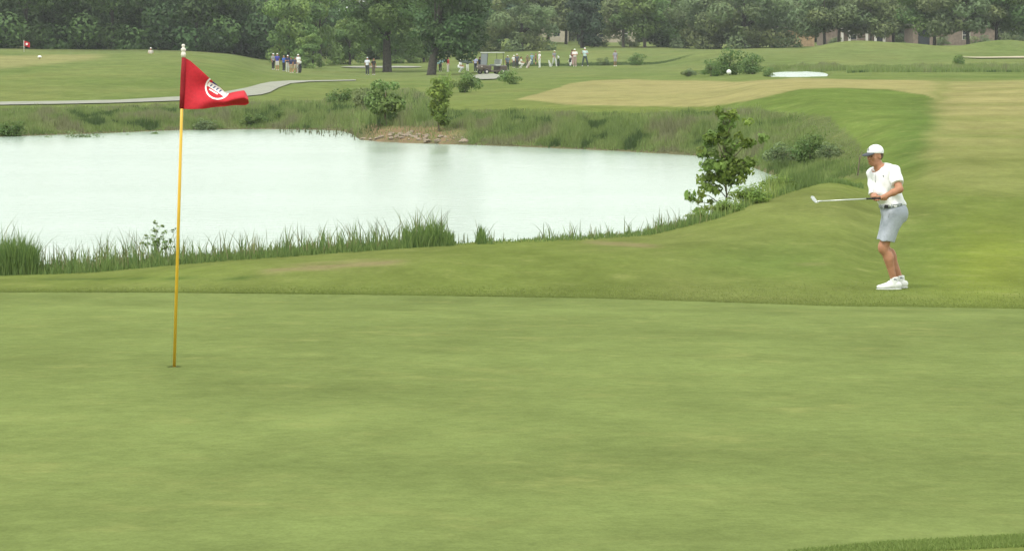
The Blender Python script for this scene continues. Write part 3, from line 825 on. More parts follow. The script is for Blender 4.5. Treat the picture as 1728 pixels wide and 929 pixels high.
def sapling(name, u, Y, hm, tiers, label, mat, seed, leaf=0.085, n=2200, trunk=0.02):
    """a young tree: one leader, side branches each ending in leafy sprays"""
    r = np.random.default_rng(seed)
    g = ground_at(u, Y)
    e = empty(name, g)
    T = [tube_np([[0, 0, -0.1], [0.01 * hm, 0, 0.3 * hm], [-0.01 * hm, 0.02, 0.65 * hm], [0.0, 0, hm]], [trunk, trunk * 0.8, trunk * 0.5, trunk * 0.15], 8)]
    blobs = []
    for zf, reach, side, sz in tiers:
        z0 = zf * hm
        a = r.uniform(-0.7, 0.7) + (0 if side > 0 else math.pi)
        d = np.array([math.cos(a), math.sin(a) * 0.8, 0])
        tip = np.array([0, 0, z0]) + d * reach * (1.2 if name == 'young_tree' else r.uniform(0.55, 1.3)) + [0, 0, 0.12 * hm * r.uniform(0.2, 1.2)]
        T.append(tube_np([[0, 0, z0 - 0.1 * hm], (np.array([0, 0, z0]) + tip) / 2, tip], [trunk * 0.5, trunk * 0.35, trunk * 0.12], 6))
        for q in np.linspace(0.35, 1.0, 4):
            c = np.array([0, 0, z0]) * (1 - q) + tip * q + r.normal(size=3) * 0.035 * hm
            blobs.append((c, (sz * r.uniform(0.8, 1.2), sz * r.uniform(0.8, 1.2), sz * r.uniform(0.5, 0.8))))
    link('crown', crown_mesh('crown', [leaves(blobs, n, leaf, r, droop=0.3, shell=0.5, tone=0.2, aspect=0.75)]), e, mat)
    link('trunk', tubes_mesh('trunk', T), e, M_twig)
    tag(e, label, 'tree')
    return e
sapling('young_tree', 1226, 53.5, 2.0, [(0.30, 0.62, -1, 0.10), (0.22, 0.48, -1, 0.09), (0.15, 0.55, -1, 0.08), (0.40, 0.38, -1, 0.15), (0.38, 0.30, 1, 0.13), (0.48, 0.34, -1, 0.15), (0.5, 0.3, 1, 0.14),
                                         (0.58, 0.40, 1, 0.14), (0.62, 0.42, -1, 0.14), (0.68, 0.50, 1, 0.12), (0.72, 0.28, -1, 0.13), (0.78, 0.45, 1, 0.10), (0.80, 0.16, -1, 0.12), (0.9, 0.12, 1, 0.12), (0.97, 0.1, -1, 0.11), (0.97, 0.14, 1, 0.10), (0.55, 0.05, 1, 0.16), (0.45, 0.05, -1, 0.17)],
        'young leafy tree at the pond\'s right end with a bough over the water', M_leaf_fresh, 31, 0.085, 2600)
make_variant('thicket', 2.3, (0.50, 0.5, 0.95), 1.0, 24, 0.30, 3600, 0.125, M_leaf_light, 0.035, 61, bark=M_twig, cut=0.02, skirt=16, shell=0.8)
make_variant('slim_thicket', 2.4, (0.30, 0.3, 1.05), 1.1, 24, 0.22, 2600, 0.115, M_leaf_fresh, 0.03, 62, bark=M_twig, cut=0.02, skirt=8, shell=0.8)
tree_at('thicket', 650, 0, 117, 'bushy_tree', 'bushy green tree rising from the rocky point', rz=0.6)
tree_at('slim_thicket', 740, 0, 113, 'narrow_tree', 'narrow yellow-green tree on the bank right of the bushy one', rz=1.1)
sapling('weed_plant', 262, 42.8, 0.62, [(0.35, 0.30, 1, 0.04), (0.4, 0.28, -1, 0.04), (0.5, 0.26, 1, 0.035), (0.55, 0.22, -1, 0.035), (0.65, 0.20, 1, 0.03), (0.72, 0.14, -1, 0.03), (0.85, 0.10, 1, 0.025), (0.95, 0.04, -1, 0.02), (0.45, 0.05, 1, 0.05)],
        'branching leafy weed in the shore grass just left of the yellow pole', M_leaf_light, 34, 0.032, 420, 0.006)
bpy.data.objects['weed_plant']['category'] = 'plant'

# ------------------------------------------------------------------ grasses
def blades(P, h, w, col, r, bend=0.35, segs=2):
    """tapered, bent grass blades rooted at P"""
    n = len(P)
    a = r.uniform(0, 2 * math.pi, n)
    side = np.stack([np.cos(a) * 0.35 + 0.75 * np.sign(np.cos(a)), np.sin(a) * 0.5, np.zeros(n)], 1)
    side = unit(side)
    ld = r.uniform(0, 2 * math.pi, n)
    lean = np.stack([np.cos(ld), np.sin(ld), np.zeros(n)], 1) * (bend * r.random(n)**1.4 * h)[:, None]
    up = np.array([0, 0, 1.0])
    rows = []
    for i in range(segs + 1):
        t = i / segs
        c = P + up * (h * t * (1 - 0.12 * t))[:, None] + lean * t * t
        ww = (w * (1 - t)**0.7)[:, None] * 0.5
        if i < segs:
            rows += [c - side * ww, c + side * ww]
        else:
            rows += [c]
    V = np.stack(rows, 1)
    m_ = V.shape[1]
    base = np.arange(n)[:, None] * m_
    Q = [base + np.array([[2 * i, 2 * i + 1, 2 * i + 3, 2 * i + 2]]) for i in range(segs - 1)]
    T = base + np.array([[2 * segs - 2, 2 * segs - 1, 2 * segs]])
    return V.reshape(-1, 3), (np.concatenate(Q) if Q else np.zeros((0, 4), int)), T, np.repeat(col, m_, 0)
def blades_obj(name, sets, mat, label=None, cat=None, group=None, kind='stuff', parent=None):
    Vs, Qs, Ts, Cs, o = [], [], [], [], 0
    for V, Q, T, C in sets:
        Vs.append(V); Qs.append(Q + o); Ts.append(T + o); Cs.append(C); o += len(V)
    ob = link(name, mesh_np(name, np.concatenate(Vs), [np.concatenate(Qs), np.concatenate(Ts)], False, np.concatenate(Cs)), parent, mat)
    return tag(ob, label, cat, group, kind)
def scatter(u, Y):
    x = (u - CX) * Y * 0.9966 / F
    return np.stack([x, Y, height(x, Y)], 1)
r = np.random.default_rng(41)
def tints(n, cols, r, key=None, var=0.15):
    cols = np.array(cols)
    k = r.integers(0, len(cols), n) if key is None else np.clip((key * len(cols)).astype(int), 0, len(cols) - 1)
    return cols[k] * r.uniform(1 - var, 1 + var, (n, 1))

# tall grass along the near shore
NH = curve([(-300, .5), (0, .62), (45, .6), (70, .32), (140, .3), (160, .4), (240, .42), (300, .34), (318, .3), (480, .34), (640, .34), (672, .34), (690, .5), (755, .44), (768, .07), (800, .08), (806, .3), (826, .28), (834, .08), (890, .1), (905, .18), (1080, .2), (1110, .26), (1200, .30), (1330, .34), (1400, .3), (1470, .25)])
ND = curve([(-300, 1), (60, 1), (140, .9), (660, .9), (690, 1.0), (765, 1.0), (769, .15), (800, .12), (830, .35), (836, .12), (900, .2), (1080, .35), (1100, .6), (1200, 1), (1470, 1)])
n = 9500
u = r.uniform(-150, 1330, n)
keep = r.random(n) < ND(u)
u = u[keep]; n = len(u)
Yc = np.interp(u, *CREST)
Y = Yc + r.uniform(-0.25, 1.5, n) * np.where(u > 1180, 2.2, 1)
h = 1.05 * NH(u) * (0.22 + 0.95 * r.random(n)**2.2) * (0.45 + 1.1 * fbm(u / 11, u * 0 + 2, 2))
col = tints(n, [(0.105, 0.165, 0.05), (0.13, 0.19, 0.055), (0.085, 0.14, 0.045), (0.15, 0.19, 0.07), (0.19, 0.18, 0.09)], r)
yl = smooth(1150, 1250, u)[:, None]
col = (col * (1 - 0.6 * yl) + 0.6 * yl * np.array([0.22, 0.28, 0.07])) * 1.4
S1 = blades(scatter(u, Y), h, r.uniform(.010, .020, n), col, r, 0.42, 3)
# a few tall arching stems with seed heads
n = 260
u = r.uniform(-20, 1180, n); u = u[r.random(n) < 0.3 + 0.7 * ND(u)]; n = len(u)
Y = np.interp(u, *CREST) + r.uniform(0, 1.0, n)
S2 = blades(scatter(u, Y), NH(u) * r.uniform(1.0, 1.5, n) + 0.08, r.uniform(.012, .018, n), tints(n, [(0.12, 0.15, 0.06), (0.17, 0.18, 0.09)], r), r, 0.7, 4)
n = 16000
u = r.uniform(-150, 1460, n); u = u[r.random(n) < ND(u)]; n = len(u)
Y = np.interp(u, *CREST) + r.uniform(-0.45, 0.7, n)
S3 = blades(scatter(u, Y), NH(u) * r.uniform(0.12, 0.5, n) * (0.4 + 1.1 * fbm(u / 13, u * 0 + 8, 5)), r.uniform(.010, .020, n), tints(n, [(0.16, 0.23, 0.07), (0.18, 0.25, 0.075), (0.13, 0.20, 0.06)], r), r, 0.7, 2)
blades_obj('shore_grass', [S1, S2, S3], M_blade, 'tall green grass fringing the near shore of the pond', 'grass')
# distinct clumps in it
for u0, du, hh, nn, lb in [(22, 34, .62, 1500, 'tallest bright grass clump at the left edge of the near shore'), (722, 42, .40, 800, 'dense square-edged grass clump on the near shore, mid-picture'),
                           (812, 8, .34, 120, 'thin isolated tuft of grass right of the dense clump')]:
    u = u0 + du * r.uniform(-1, 1, nn)
    Y = np.interp(u, *CREST) + r.uniform(-0.35, 0.5, nn)
    ed = (1 - 0.25 * np.abs((u - u0) / du)**3) * (0.55 + 0.9 * fbm(u / 9, u * 0 + 5, 4))
    blades_obj('grass_clump', [blades(scatter(u, Y), hh * ed * (0.45 + 0.6 * r.random(nn)), r.uniform(.012, .022, nn), tints(nn, [(0.14, 0.215, 0.06), (0.17, 0.25, 0.07), (0.11, 0.18, 0.055)], r), r, 0.4, 3)],
               M_blade, lb, 'grass clump', 'grass clumps on the near shore', None)

# weeds over the far and right banks
N = 90000
u = r.uniform(-120, 1490, N)
vlo = np.where(u < 1312, far_shore_v(u), 0)
vcr = np.interp(u, [1312, 1330, 1400, 1460, 1490], [305, 327, 306, 290, 285])
vlo = np.where(u < 1312, vlo, vcr)
v = WEED_UP(u) + (vlo - WEED_UP(u)) * r.random(N)
Yg = np.zeros(N)
ut = np.arange(-120, 1500, 10.0)
Yt = np.exp(np.linspace(math.log(50), math.log(190), 500))
for k, ub in enumerate(ut):                       # depth of each seen row, bearing by bearing
    x = (ub - CX) * Yt * 0.9966 / F
    z = height(x, Yt)
    _, vv = pix(x, Yt, z)
    if ub >= 1312: sel = Yt > np.interp(ub, *CREST) - 1
    else: sel = Yt > np.interp(ub, *PF) - 0.3
    vm = np.minimum.accumulate(vv[sel])
    m_ = (u >= ub - 5) & (u < ub + 5)
    Yg[m_] = np.interp(-v[m_], -vm, Yt[sel])
P = scatter(u, Yg)
ok = (P[:, 2] > -0.05)
P, u, v, Yg = P[ok], u[ok], v[ok], Yg[ok]
n = len(P)
k1 = fbm(P[:, 0] / 1.1, P[:, 1] / 2.2, 6)
k2 = fbm(P[:, 0] / 0.6 + 5, P[:, 1] / 1.5, 7)
key = np.clip((k1 - 0.25) / 0.5 + 0.25 * (k2 - 0.5), 0, 0.999)
pal = [(0.075, 0.12, 0.04), (0.155, 0.215, 0.068), (0.185, 0.25, 0.08), (0.21, 0.27, 0.09), (0.225, 0.265, 0.105), (0.215, 0.225, 0.115)]
col = tints(n, pal, r, key, 0.22)
pm = F / Yg
top = smooth(0, 14, v - WEED_UP(u))
shore_d = smooth(0, 14, np.where(u < 1312, far_shore_v(u) - v, 30))
h = (0.16 + 0.55 * k2 * k2 * 1.6) * (0.35 + 0.65 * top) * (0.30 + 0.70 * shore_d)
h = np.where(u > 1300, h * 0.6, h)
h = h * np.where((u > 600) & (u < 790) & (far_shore_v(u) - v < 26), 0.35, 1)
ue = np.interp(v + 30 * (k1 - 0.5), [196, 236, 270, 284], [1395, 1440, 1475, 1490])
ef = np.where(v > 190, smooth(0, 110, ue - u), 1)
h = h * (0.2 + 0.8 * ef)
col = np.where((u > 1290)[:, None], col * 0.55 + 0.45 * np.array([0.19, 0.26, 0.075]), col)
dens = (r.random(n) < 0.25 + ef) & (r.random(n) < np.where((u > 600) & (u < 790) & (far_shore_v(u) - v < 26), 0.25, 0.9))
blades_obj('bank_weeds', [blades(P[dens], h[dens], (r.uniform(.5, 1.1, n) / pm)[dens] + 0.006, col[dens], r, 0.45, 2)], M_blade,
           'mixed green and brown weeds covering the pond\'s far bank', 'weeds')
# stubs standing in the shallows
n = 130
u = r.uniform(470, 600, n); Y = np.interp(u, *PF) - r.random(n)**2 * 9 + 1
x = (u - CX) * Y * 0.9966 / F
blades_obj('reed_stubs', [blades(np.stack([x, Y, np.full(n, -0.05)], 1), r.uniform(.1, .32, n), r.uniform(.03, .07, n), tints(n, [(0.10, 0.12, 0.05), (0.12, 0.11, 0.06)], r), r, 0.3, 2)],
           M_blade, 'sparse reed stubs standing in the pond\'s far shallows', 'reeds')
# dark weedy band along the far pond and ditch
n = 16000
u = r.uniform(1150, 1740, n)
Y = np.where(u < 1430, r.uniform(219, 232, n), r.uniform(200, 226, n) + 4)
P = scatter(u, Y)
k2 = fbm(P[:, 0] / 1.5, P[:, 1] / 3, 7)
blades_obj('ditch_weeds', [blades(P, 0.15 + 0.9 * k2 * k2 * smooth(1150, 1300, u), r.uniform(.04, .09, n), tints(n, pal, r, np.clip(k2 * 1.3 - 0.2, 0, 0.99)), r, 0.4, 2)],
           M_blade, 'dark weedy band along the far pond beyond the dry fairway', 'weeds')
n = 7000
u = r.uniform(860, 1180, n)
Y = r.uniform(296, 306, n)
P = scatter(u, Y)
blades_obj('tee_rough', [blades(P, r.uniform(.08, .5, n) * fbm(P[:, 0] / 2.5, P[:, 1] / 3, 3) * smooth(1180, 1040, u), r.uniform(.06, .12, n), tints(n, [(0.08, 0.12, 0.045), (0.10, 0.15, 0.05)], r), r, 0.4, 2)],
           M_blade, 'band of darker long grass behind the people on the tee', 'grass')

# mown rough: short blades, thick where the cut of the green begins
n = 45000
u = r.uniform(-60, 1790, n)
f = r.random(n)**2.0 * r.random(n) * 0.25
vmin = np.interp(u, [0, 300, 600, 860, 1100, 1200, 1300, 1400, 1500, 1728], [464, 447, 427, 412, 400, 376, 342, 330, 320, 320])
v = GREEN_FAR(u) + 0.4 - (GREEN_FAR(u) - vmin) * f
Yt = np.exp(np.linspace(math.log(28), math.log(62), 400))
Yg = np.zeros(n)
for ub in np.arange(-60, 1800, 20.0):
    x = (ub - CX) * Yt * 0.9966 / F
    _, vv = pix(x, Yt, height(x, Yt))
    vm = np.minimum.accumulate(vv)
    m_ = (u >= ub - 10) & (u < ub + 10)
    Yg[m_] = np.interp(-v[m_], -vm, Yt)
P = scatter(u, Yg)
gt = ground_tint(P[:, 0], P[:, 1], P[:, 2])
edge = smooth(0.04, 0.0, f)
h = r.uniform(.007, .016, n) * (1 + 0.6 * edge) * (0.6 + 0.8 * fbm(P[:, 0] / 0.8, P[:, 1] / 1.2, 4))
blades_obj('mown_rough', [blades(P, h, r.uniform(.006, .012, n), gt * 1.5 * r.uniform(0.9, 1.1, (n, 1)), r, 0.8, 1)], M_blade, 'short mown rough grass between the green and the pond', 'grass')
n = 26000
u = r.uniform(1300, 1790, n)
v = GREEN_NEAR(u) - 1 + 46 * r.random(n)
Y0 = (F * GA) / (v - HZ - F * GB * 1.0)
Y0 = np.clip(Y0, 7, 12)
P = scatter(u, Y0)
_, vv = pix(P[:, 0], P[:, 1], P[:, 2])
P = P[vv > GREEN_NEAR(u) - 1]; n = len(P)
blades_obj('collar_grass', [blades(P, r.uniform(.007, .020, n), r.uniform(.002, .0045, n), tints(n, [(0.20, 0.27, 0.075), (0.22, 0.28, 0.08), (0.18, 0.25, 0.065)], r), r, 0.9, 2)],
           M_blade, 'longer grass at the near right corner of the putting green', 'grass')

# rocks on the point
rocks = []
for s in range(4):
    bm = bmesh.new()
    bmesh.ops.create_icosphere(bm, subdivisions=2, radius=0.5)
    rr = random.Random(s)
    ph = [rr.uniform(0, 6) for _ in range(6)]
    for vtx in bm.verts:
        c = vtx.co
        k = 1 + 0.22 * math.sin(5 * c.x + ph[0]) * math.sin(4 * c.y + ph[1]) + 0.18 * math.sin(7 * c.z + ph[2] + 3 * c.x) + rr.uniform(-0.07, 0.07)
        vtx.co = Vector((c.x * k, c.y * k * 0.8, c.z * k * 0.6))
    rocks.append(bm_mesh('rock', bm))
rr = random.Random(5)
for i in range(46):
    u = rr.choice([rr.uniform(606, 790), rr.uniform(640, 720)])
    fs = float(far_shore_v(u))
    p_ = hit(u, fs - rr.uniform(1, 14 if u > 640 else 5) - (8 * rr.random() if 640 < u < 700 else 0), 95)
    o = link('rock', rocks[i % 4], None, M_rock)
    o.location = p_ + np.array([0, 0, 0.01])
    s = rr.uniform(0.10, 0.30)
    o.scale = (s * rr.uniform(0.9, 1.6), s, s)
    o.rotation_euler = (rr.uniform(-.3, .3), rr.uniform(-.3, .3), rr.uniform(0, 6.28))
    tag(o, 'pale tan rock on the bare earth of the far point', 'rock', 'rocks along the far point\'s shore')

# a bare stem behind the golfer's cap
g = ground_at(1449, 70)
o = link('bare_stem', tubes_mesh('bare_stem', [tube_np([[0, 0, -0.1], [0.03, 0, 0.2], [0.05, 0, 0.38], [0.11, 0, 0.55]], [0.018, 0.016, 0.016, 0.008], 6), tube_np([[0.05, 0, 0.36], [0.03, 0, 0.5]], [0.01, 0.006], 5)]), None, M_twig)
o.location = g
tag(o, 'bare dark stem standing just left of the golfer\'s cap', 'plant')

# ------------------------------------------------------------------ houses beyond the trees
M_brick = plain('brick_wall', (0.20, 0.155, 0.125), 0.85, 0.12, 3)
M_orange = plain('orange_brick', (0.36, 0.25, 0.15), 0.85, 0.1, 3)
M_tan = plain('tan_siding', (0.42, 0.37, 0.28), 0.8, 0.06, 2)
M_roof = plain('brown_roof', (0.22, 0.19, 0.16), 0.85, 0.15, 3)
M_glass = plain('dark_glass', (0.03, 0.035, 0.045), 0.15, 0.05, 4, spec=0.5)
M_trim = plain('pale_trim', (0.55, 0.52, 0.47), 0.7, 0.05, 4)
def house(name, u, Y, w, d, hwall, hroof, wallm, windows, label, pillars=(), doors=()):
    e = empty(name, ground_at(u, Y) + np.array([0, 0, -0.15]))
    tag(e, label, 'house')
    bm = bmesh.new()
    # front wall with real openings: piers and bands round each window or door
    ops = sorted([(x, 0.9, 1.1, 1.3) for x in windows] + [(x, 0.0, 1.6, 2.3) for x in doors])
    xs = -w / 2
    for x, z0, ww, hh in ops:
        box(bm, ((xs + x - ww / 2) / 2, 0, hwall / 2), (x - ww / 2 - xs, 0.3, hwall))
        if z0 > 0: box(bm, (x, 0, z0 / 2), (ww - 0.004, 0.3, z0))
        box(bm, (x, 0, (z0 + hh + hwall) / 2), (ww - 0.004, 0.3, hwall - z0 - hh))
        xs = x + ww / 2
    box(bm, ((xs + w / 2) / 2, 0, hwall / 2), (w / 2 - xs, 0.3, hwall))
    box(bm, (-w / 2 + 0.15, d / 2 + 0.15, hwall / 2), (0.3, d - 0.004, hwall))
    box(bm, (w / 2 - 0.15, d / 2 + 0.15, hwall / 2), (0.3, d - 0.004, hwall))
    box(bm, (0, d + 0.3, hwall / 2), (w, 0.3, hwall))
    link('wall', bm_mesh('wall', bm), e, wallm)
    bm = bmesh.new()
    o_ = 0.5
    a = [(-w / 2 - o_, -o_, hwall + 0.004), (w / 2 + o_, -o_, hwall + 0.004), (w / 2 + o_, d + o_ + 0.4, hwall + 0.004), (-w / 2 - o_, d + o_ + 0.4, hwall + 0.004), (-w / 2 + 2, d / 2, hwall + hroof), (w / 2 - 2, d / 2, hwall + hroof)]
    vs = [bm.verts.new(p) for p in a]
    for f in [(0, 1, 5, 4), (1, 2, 5), (2, 3, 4, 5), (3, 0, 4), (3, 2, 1, 0)]: bm.faces.new([vs[i] for i in f])
    link('roof', bm_mesh('roof', bm), e, M_roof)
    for x in windows:
        bm = bmesh.new()
        for q in (-0.5, 0.5): box(bm, (x + q * 1.02, -0.05, 1.55), (0.08, 0.1, 1.3))
        for q in (0, 0.65, 1.3): box(bm, (x, -0.05, 0.9 + q), (0.94, 0.09, 0.07))
        wf = link('window', bm_mesh('window', bm), e, M_trim)
        bm = bmesh.new(); box(bm, (x, 0.06, 1.55), (1.08, 0.03, 1.28))
        link('pane', bm_mesh('pane', bm), wf, M_glass)
    for x in doors:
        bm = bmesh.new(); box(bm, (x, 0.06, 1.14), (1.56, 0.05, 2.26), 0.01)
        link('door', bm_mesh('door', bm), e, M_glass)
    for x in pillars:
        bm = bmesh.new()
        box(bm, (x, -0.8, hwall / 2), (0.34, 0.34, hwall - 0.3)); box(bm, (x, -0.8, 0.08), (0.5, 0.5, 0.16)); box(bm, (x, -0.8, hwall - 0.08), (0.5, 0.5, 0.14))
        link('pillar', bm_mesh('pillar', bm), e, M_trim)
    return e
house('brick_house', 1612, 408, 11.5, 9, 2.7, 2.6, M_brick, (1.5,), 'long low pinkish brick house behind the trees at right', (), (-4.3,))
house('brick_house', 1447, 412, 9.5, 8, 2.9, 2.4, M_brick, (-0.6,), 'brick house with pale pillars behind the shade trees', (-2.2, -1.2, 1.2, 2.4, 3.6), (3.0,))
house('brick_house', 1347, 404, 4.4, 6, 2.6, 1.6, M_orange, (), 'small orange brick house glimpsed right of the round trees')
house('tan_house', 915, 455, 8, 8, 5.2, 2.8, M_tan, (-2.2, 2.2), 'tall tan house half hidden behind the trees left of the cedars')
house('tan_house', 1035, 470, 7, 7, 6.6, 3.0, M_tan, (-1.8, 1.8), 'tan house with a broad brown roof right of the cedars')

# ------------------------------------------------------------------ flagstick
M_yellow = plain('yellow_pole', (0.70, 0.43, 0.035), 0.35, 0.03, 8, spec=0.5)
M_red = plain('red_cloth', (0.49, 0.018, 0.03), 0.75, 0.05, 60)
M_white = plain('white_paint', (0.80, 0.80, 0.79), 0.6, 0.02, 20)
M_navy = plain('navy_print', (0.03, 0.045, 0.20), 0.7, 0.03, 20)
M_pink = plain('red_print', (0.62, 0.10, 0.12), 0.7, 0.03, 20)
M_fitting = plain('white_fitting', (0.72, 0.66, 0.60), 0.4, 0.05, 40)
fs_ = empty('flagstick', (HOLE[0], HOLE[1], HOLE[2]))
tag(fs_, 'yellow flagstick with a red pennant standing in the hole', 'flagstick')
base = np.array(HOLE)
top = at(309.5, 92, HOLE[1] + 0.03)
ax = top - base
link('pole', tubes_mesh('pole', [tube_np([-ax / np.linalg.norm(ax) * 0.085, ax * 0.5, ax], [0.0105, 0.0105, 0.0095], 14)]), fs_, M_yellow)
def loc(u, v, dy):            # a point of the pennant, relative to the hole
    return at(u, v, HOLE[1] + 0.03 + dy) - base
fin = lathe('finial', [(0.001, -0.02), (0.014, -0.018), (0.0165, 0.0), (0.014, 0.012), (0.010, 0.016), (0.0155, 0.024), (0.017, 0.031), (0.0155, 0.038), (0.009, 0.044), (0.008, 0.049), (0.0115, 0.055), (0.0115, 0.062), (0.007, 0.068), (0.001, 0.069)], 16)
fo = link('finial', fin, fs_, M_fitting)
fo.location = ax
TOPC = [(0, 310.6, 97, 0.0), (.1, 319, 101.5, .012), (.2, 330, 110.5, .03), (.35, 345, 124, .05), (.5, 358, 136, .055), (.62, 371, 147.5, .05), (.72, 384, 157.5, .035), (.82, 396, 155.2, .0), (.92, 411, 153, -.03), (1, 418.5, 164, -.03)]
BOTC = [(0, 306.8, 183.5, 0.0), (.15, 321, 184.4, -.015), (.35, 341, 183.8, -.03), (.55, 362, 181, -.02), (.7, 378, 179.8, -.035), (.85, 399, 177.6, -.05), (.95, 413, 177.8, -.06), (1, 420, 174.5, -.05)]
_tc, _bc = np.array(TOPC), np.array(BOTC)
NS, NT = 150, 80
S = np.linspace(0, 1, NS)
_tp = np.stack([pchip(_tc[:, 0], _tc[:, k], S) for k in (1, 2, 3)], 1)
_bp = np.stack([pchip(_bc[:, 0], _bc[:, k], S) for k in (1, 2, 3)], 1)
UV = np.zeros((NS, NT, 3))
for j, t in enumerate(np.linspace(0, 1, NT)):
    UV[:, j] = _tp * (1 - t) + _bp * t
    fold = 0.022 * np.sin(t * 7.5 + S * 5) * smooth(0.05, 0.4, S) + 0.05 * np.sin(t * math.pi) * smooth(0.62, 0.9, S)
    UV[:, j, 2] += -fold
PF_ = np.array([[loc(*UV[i, j]) for j in range(NT)] for i in range(NS)])
idx = np.arange(NS * NT).reshape(NS, NT)
Q = np.stack([idx[:-1, :-1], idx[1:, :-1], idx[1:, 1:], idx[:-1, 1:]], -1)
flag = link('flag', mesh_np('flag', PF_.reshape(-1, 3), Q.reshape(-1, 4)), fs_, M_red)
md = flag.modifiers.new('thickness', 'SOLIDIFY'); md.thickness = 0.0016; md.offset = 0
# the printed emblem: ring, blue wedge, white banner with blue strokes; lies on both faces of the cloth
cu_, cv_ = (UV[:-1, :-1, 0] + UV[1:, 1:, 0]) / 2, (UV[:-1, :-1, 1] + UV[1:, 1:, 1]) / 2
ex, ey = (cu_ - 367.5) / 21.5, (cv_ - 148) / 20.5
rad = np.hypot(ex, ey)
bx_, by_ = cu_ - 349, cv_ - 139.5
al = bx_ * 0.86 + by_ * 0.51
ac = -bx_ * 0.51 + by_ * 0.86
ring = (rad < 1.0) & (rad > 0.87)
ban = (np.abs(ac - 0.3) < 3.6 + 0.05 * al) & (al > 3) & (al < 38) & (rad < 1.06)
sh = (np.abs((al + ac * 0.4) % 6.0 - 3) < 1.1) & (np.abs(ac - 0.3) < 2.4) & (al > 6) & (al < 29) & ban
wedge = (rad < 0.83) & (ac < -4.2) & (al > 8)
lines = (rad < 0.9) & (np.abs(ac - 7.4) < 1.2) & (al > 9) & (al < 26)
dkred = (rad < 0.83) & (al < 5) & (ac > -1.5) & (ac < 0.0)
nrm_off = np.array([0, -0.0022, 0.0006])
emb = None
for nm, mk, mt, par in (('emblem', (ring | ban | lines) & ~sh, M_white, None), ('emblem_lettering', sh, M_navy, 1), ('emblem_wedge', wedge, M_navy, 1), ('emblem_stripe', dkred & ~ban, M_pink, 1)):
    q = Q[mk]
    if len(q) == 0: continue
    Vv = np.vstack([PF_.reshape(-1, 3) + nrm_off, PF_.reshape(-1, 3) - nrm_off])
    q2 = np.vstack([q, q[:, ::-1] + NS * NT])
    used = np.unique(q2); rm = np.zeros(len(Vv), int); rm[used] = np.arange(len(used))
    link(nm, mesh_np(nm, Vv[used], rm[q2]), flag, mt)
# hoist sleeve round the pole
sl_pts = [loc(310.0, 97.2, 0), loc(309.0, 126, 0), loc(307.8, 155, 0), loc(306.6, 183.2, 0)]
link('hoist_sleeve', tubes_mesh('hoist_sleeve', [tube_np(sl_pts, [0.0125, 0.0165, 0.0165, 0.0155], 12)]), flag, plain('red_hoist', (0.27, 0.012, 0.02), 0.8, 0.06, 60))

# distant flag on the left mound
g = ground_at(40, 268)
df_ = empty('distant_flagstick', g)
tag(df_, 'small distant flagstick with a red flag on the left mound', 'flagstick')
_tz0 = v2z(69, 268) - g[2]
link('pole', tubes_mesh('pole', [tube_np([[0, 0, -0.2], [0, 0, _tz0]], [0.03, 0.03], 8)]), df_, M_trim)
pv, pq = [], []
link('pole_top', lathe('pole_top', [(0.04, _tz0 - 0.1), (0.05, _tz0), (0.001, _tz0 + 0.05)], 8), df_, M_trim)
bm = bmesh.new()
_grid = [[bm.verts.new((0.03 + 0.5 * i / 6, 0.05 * math.sin(i * 1.1), _tz0 - 0.45 * j / 3 - 0.16 * (i / 6)**1.2)) for j in range(4)] for i in range(7)]
for i in range(6):
    for j in range(3): bm.faces.new((_grid[i][j], _grid[i + 1][j], _grid[i + 1][j + 1], _grid[i][j + 1]))
fl2 = link('flag', bm_mesh('flag', bm, True), df_, M_red)
bm = bmesh.new()
bmesh.ops.create_circle(bm, cap_ends=True, segments=12, radius=0.11, matrix=Matrix.Translation((0.27, -0.06, _tz0 - 0.29)) @ Matrix.Rotation(math.pi / 2, 4, 'X'))
link('emblem', bm_mesh('emblem', bm), fl2, M_white)

# golf ball in flight and a white marker on the left mound
bm = bmesh.new()
bmesh.ops.create_icosphere(bm, subdivisions=4, radius=0.02135)
_dirs = [Vector((math.cos(2.399963 * i) * math.sqrt(1 - z * z), math.sin(2.399963 * i) * math.sqrt(1 - z * z), z)) for i, z in enumerate(np.linspace(-0.98, 0.98, 160))]
for vtx in bm.verts:
    nn_ = vtx.co.normalized()
    dd = max(nn_.dot(q) for q in _dirs)
    vtx.co *= 1 - 0.02 * max(0, (dd - 0.993) / 0.007)
o = link('golf_ball', bm_mesh('golf_ball', bm, True), None, M_white)
o.location = at(1230, 121.5, 27)
tag(o, 'white golf ball in flight in front of the dark far shrubs', 'golf ball')
g = hit(67, 100)
o = empty('tee_marker', g)
tag(o, 'small white rounded marker on the dry top of the left mound', 'marker')
link('cap', lathe('cap', [(0.05, 0.12), (0.15, 0.13), (0.17, 0.19), (0.13, 0.26), (0.06, 0.295), (0.001, 0.30)], 14), o, M_white)
link('stake', lathe('stake', [(0.03, -0.1), (0.03, 0.125)], 8), o, plain('red_stake', (0.3, 0.1, 0.08)))

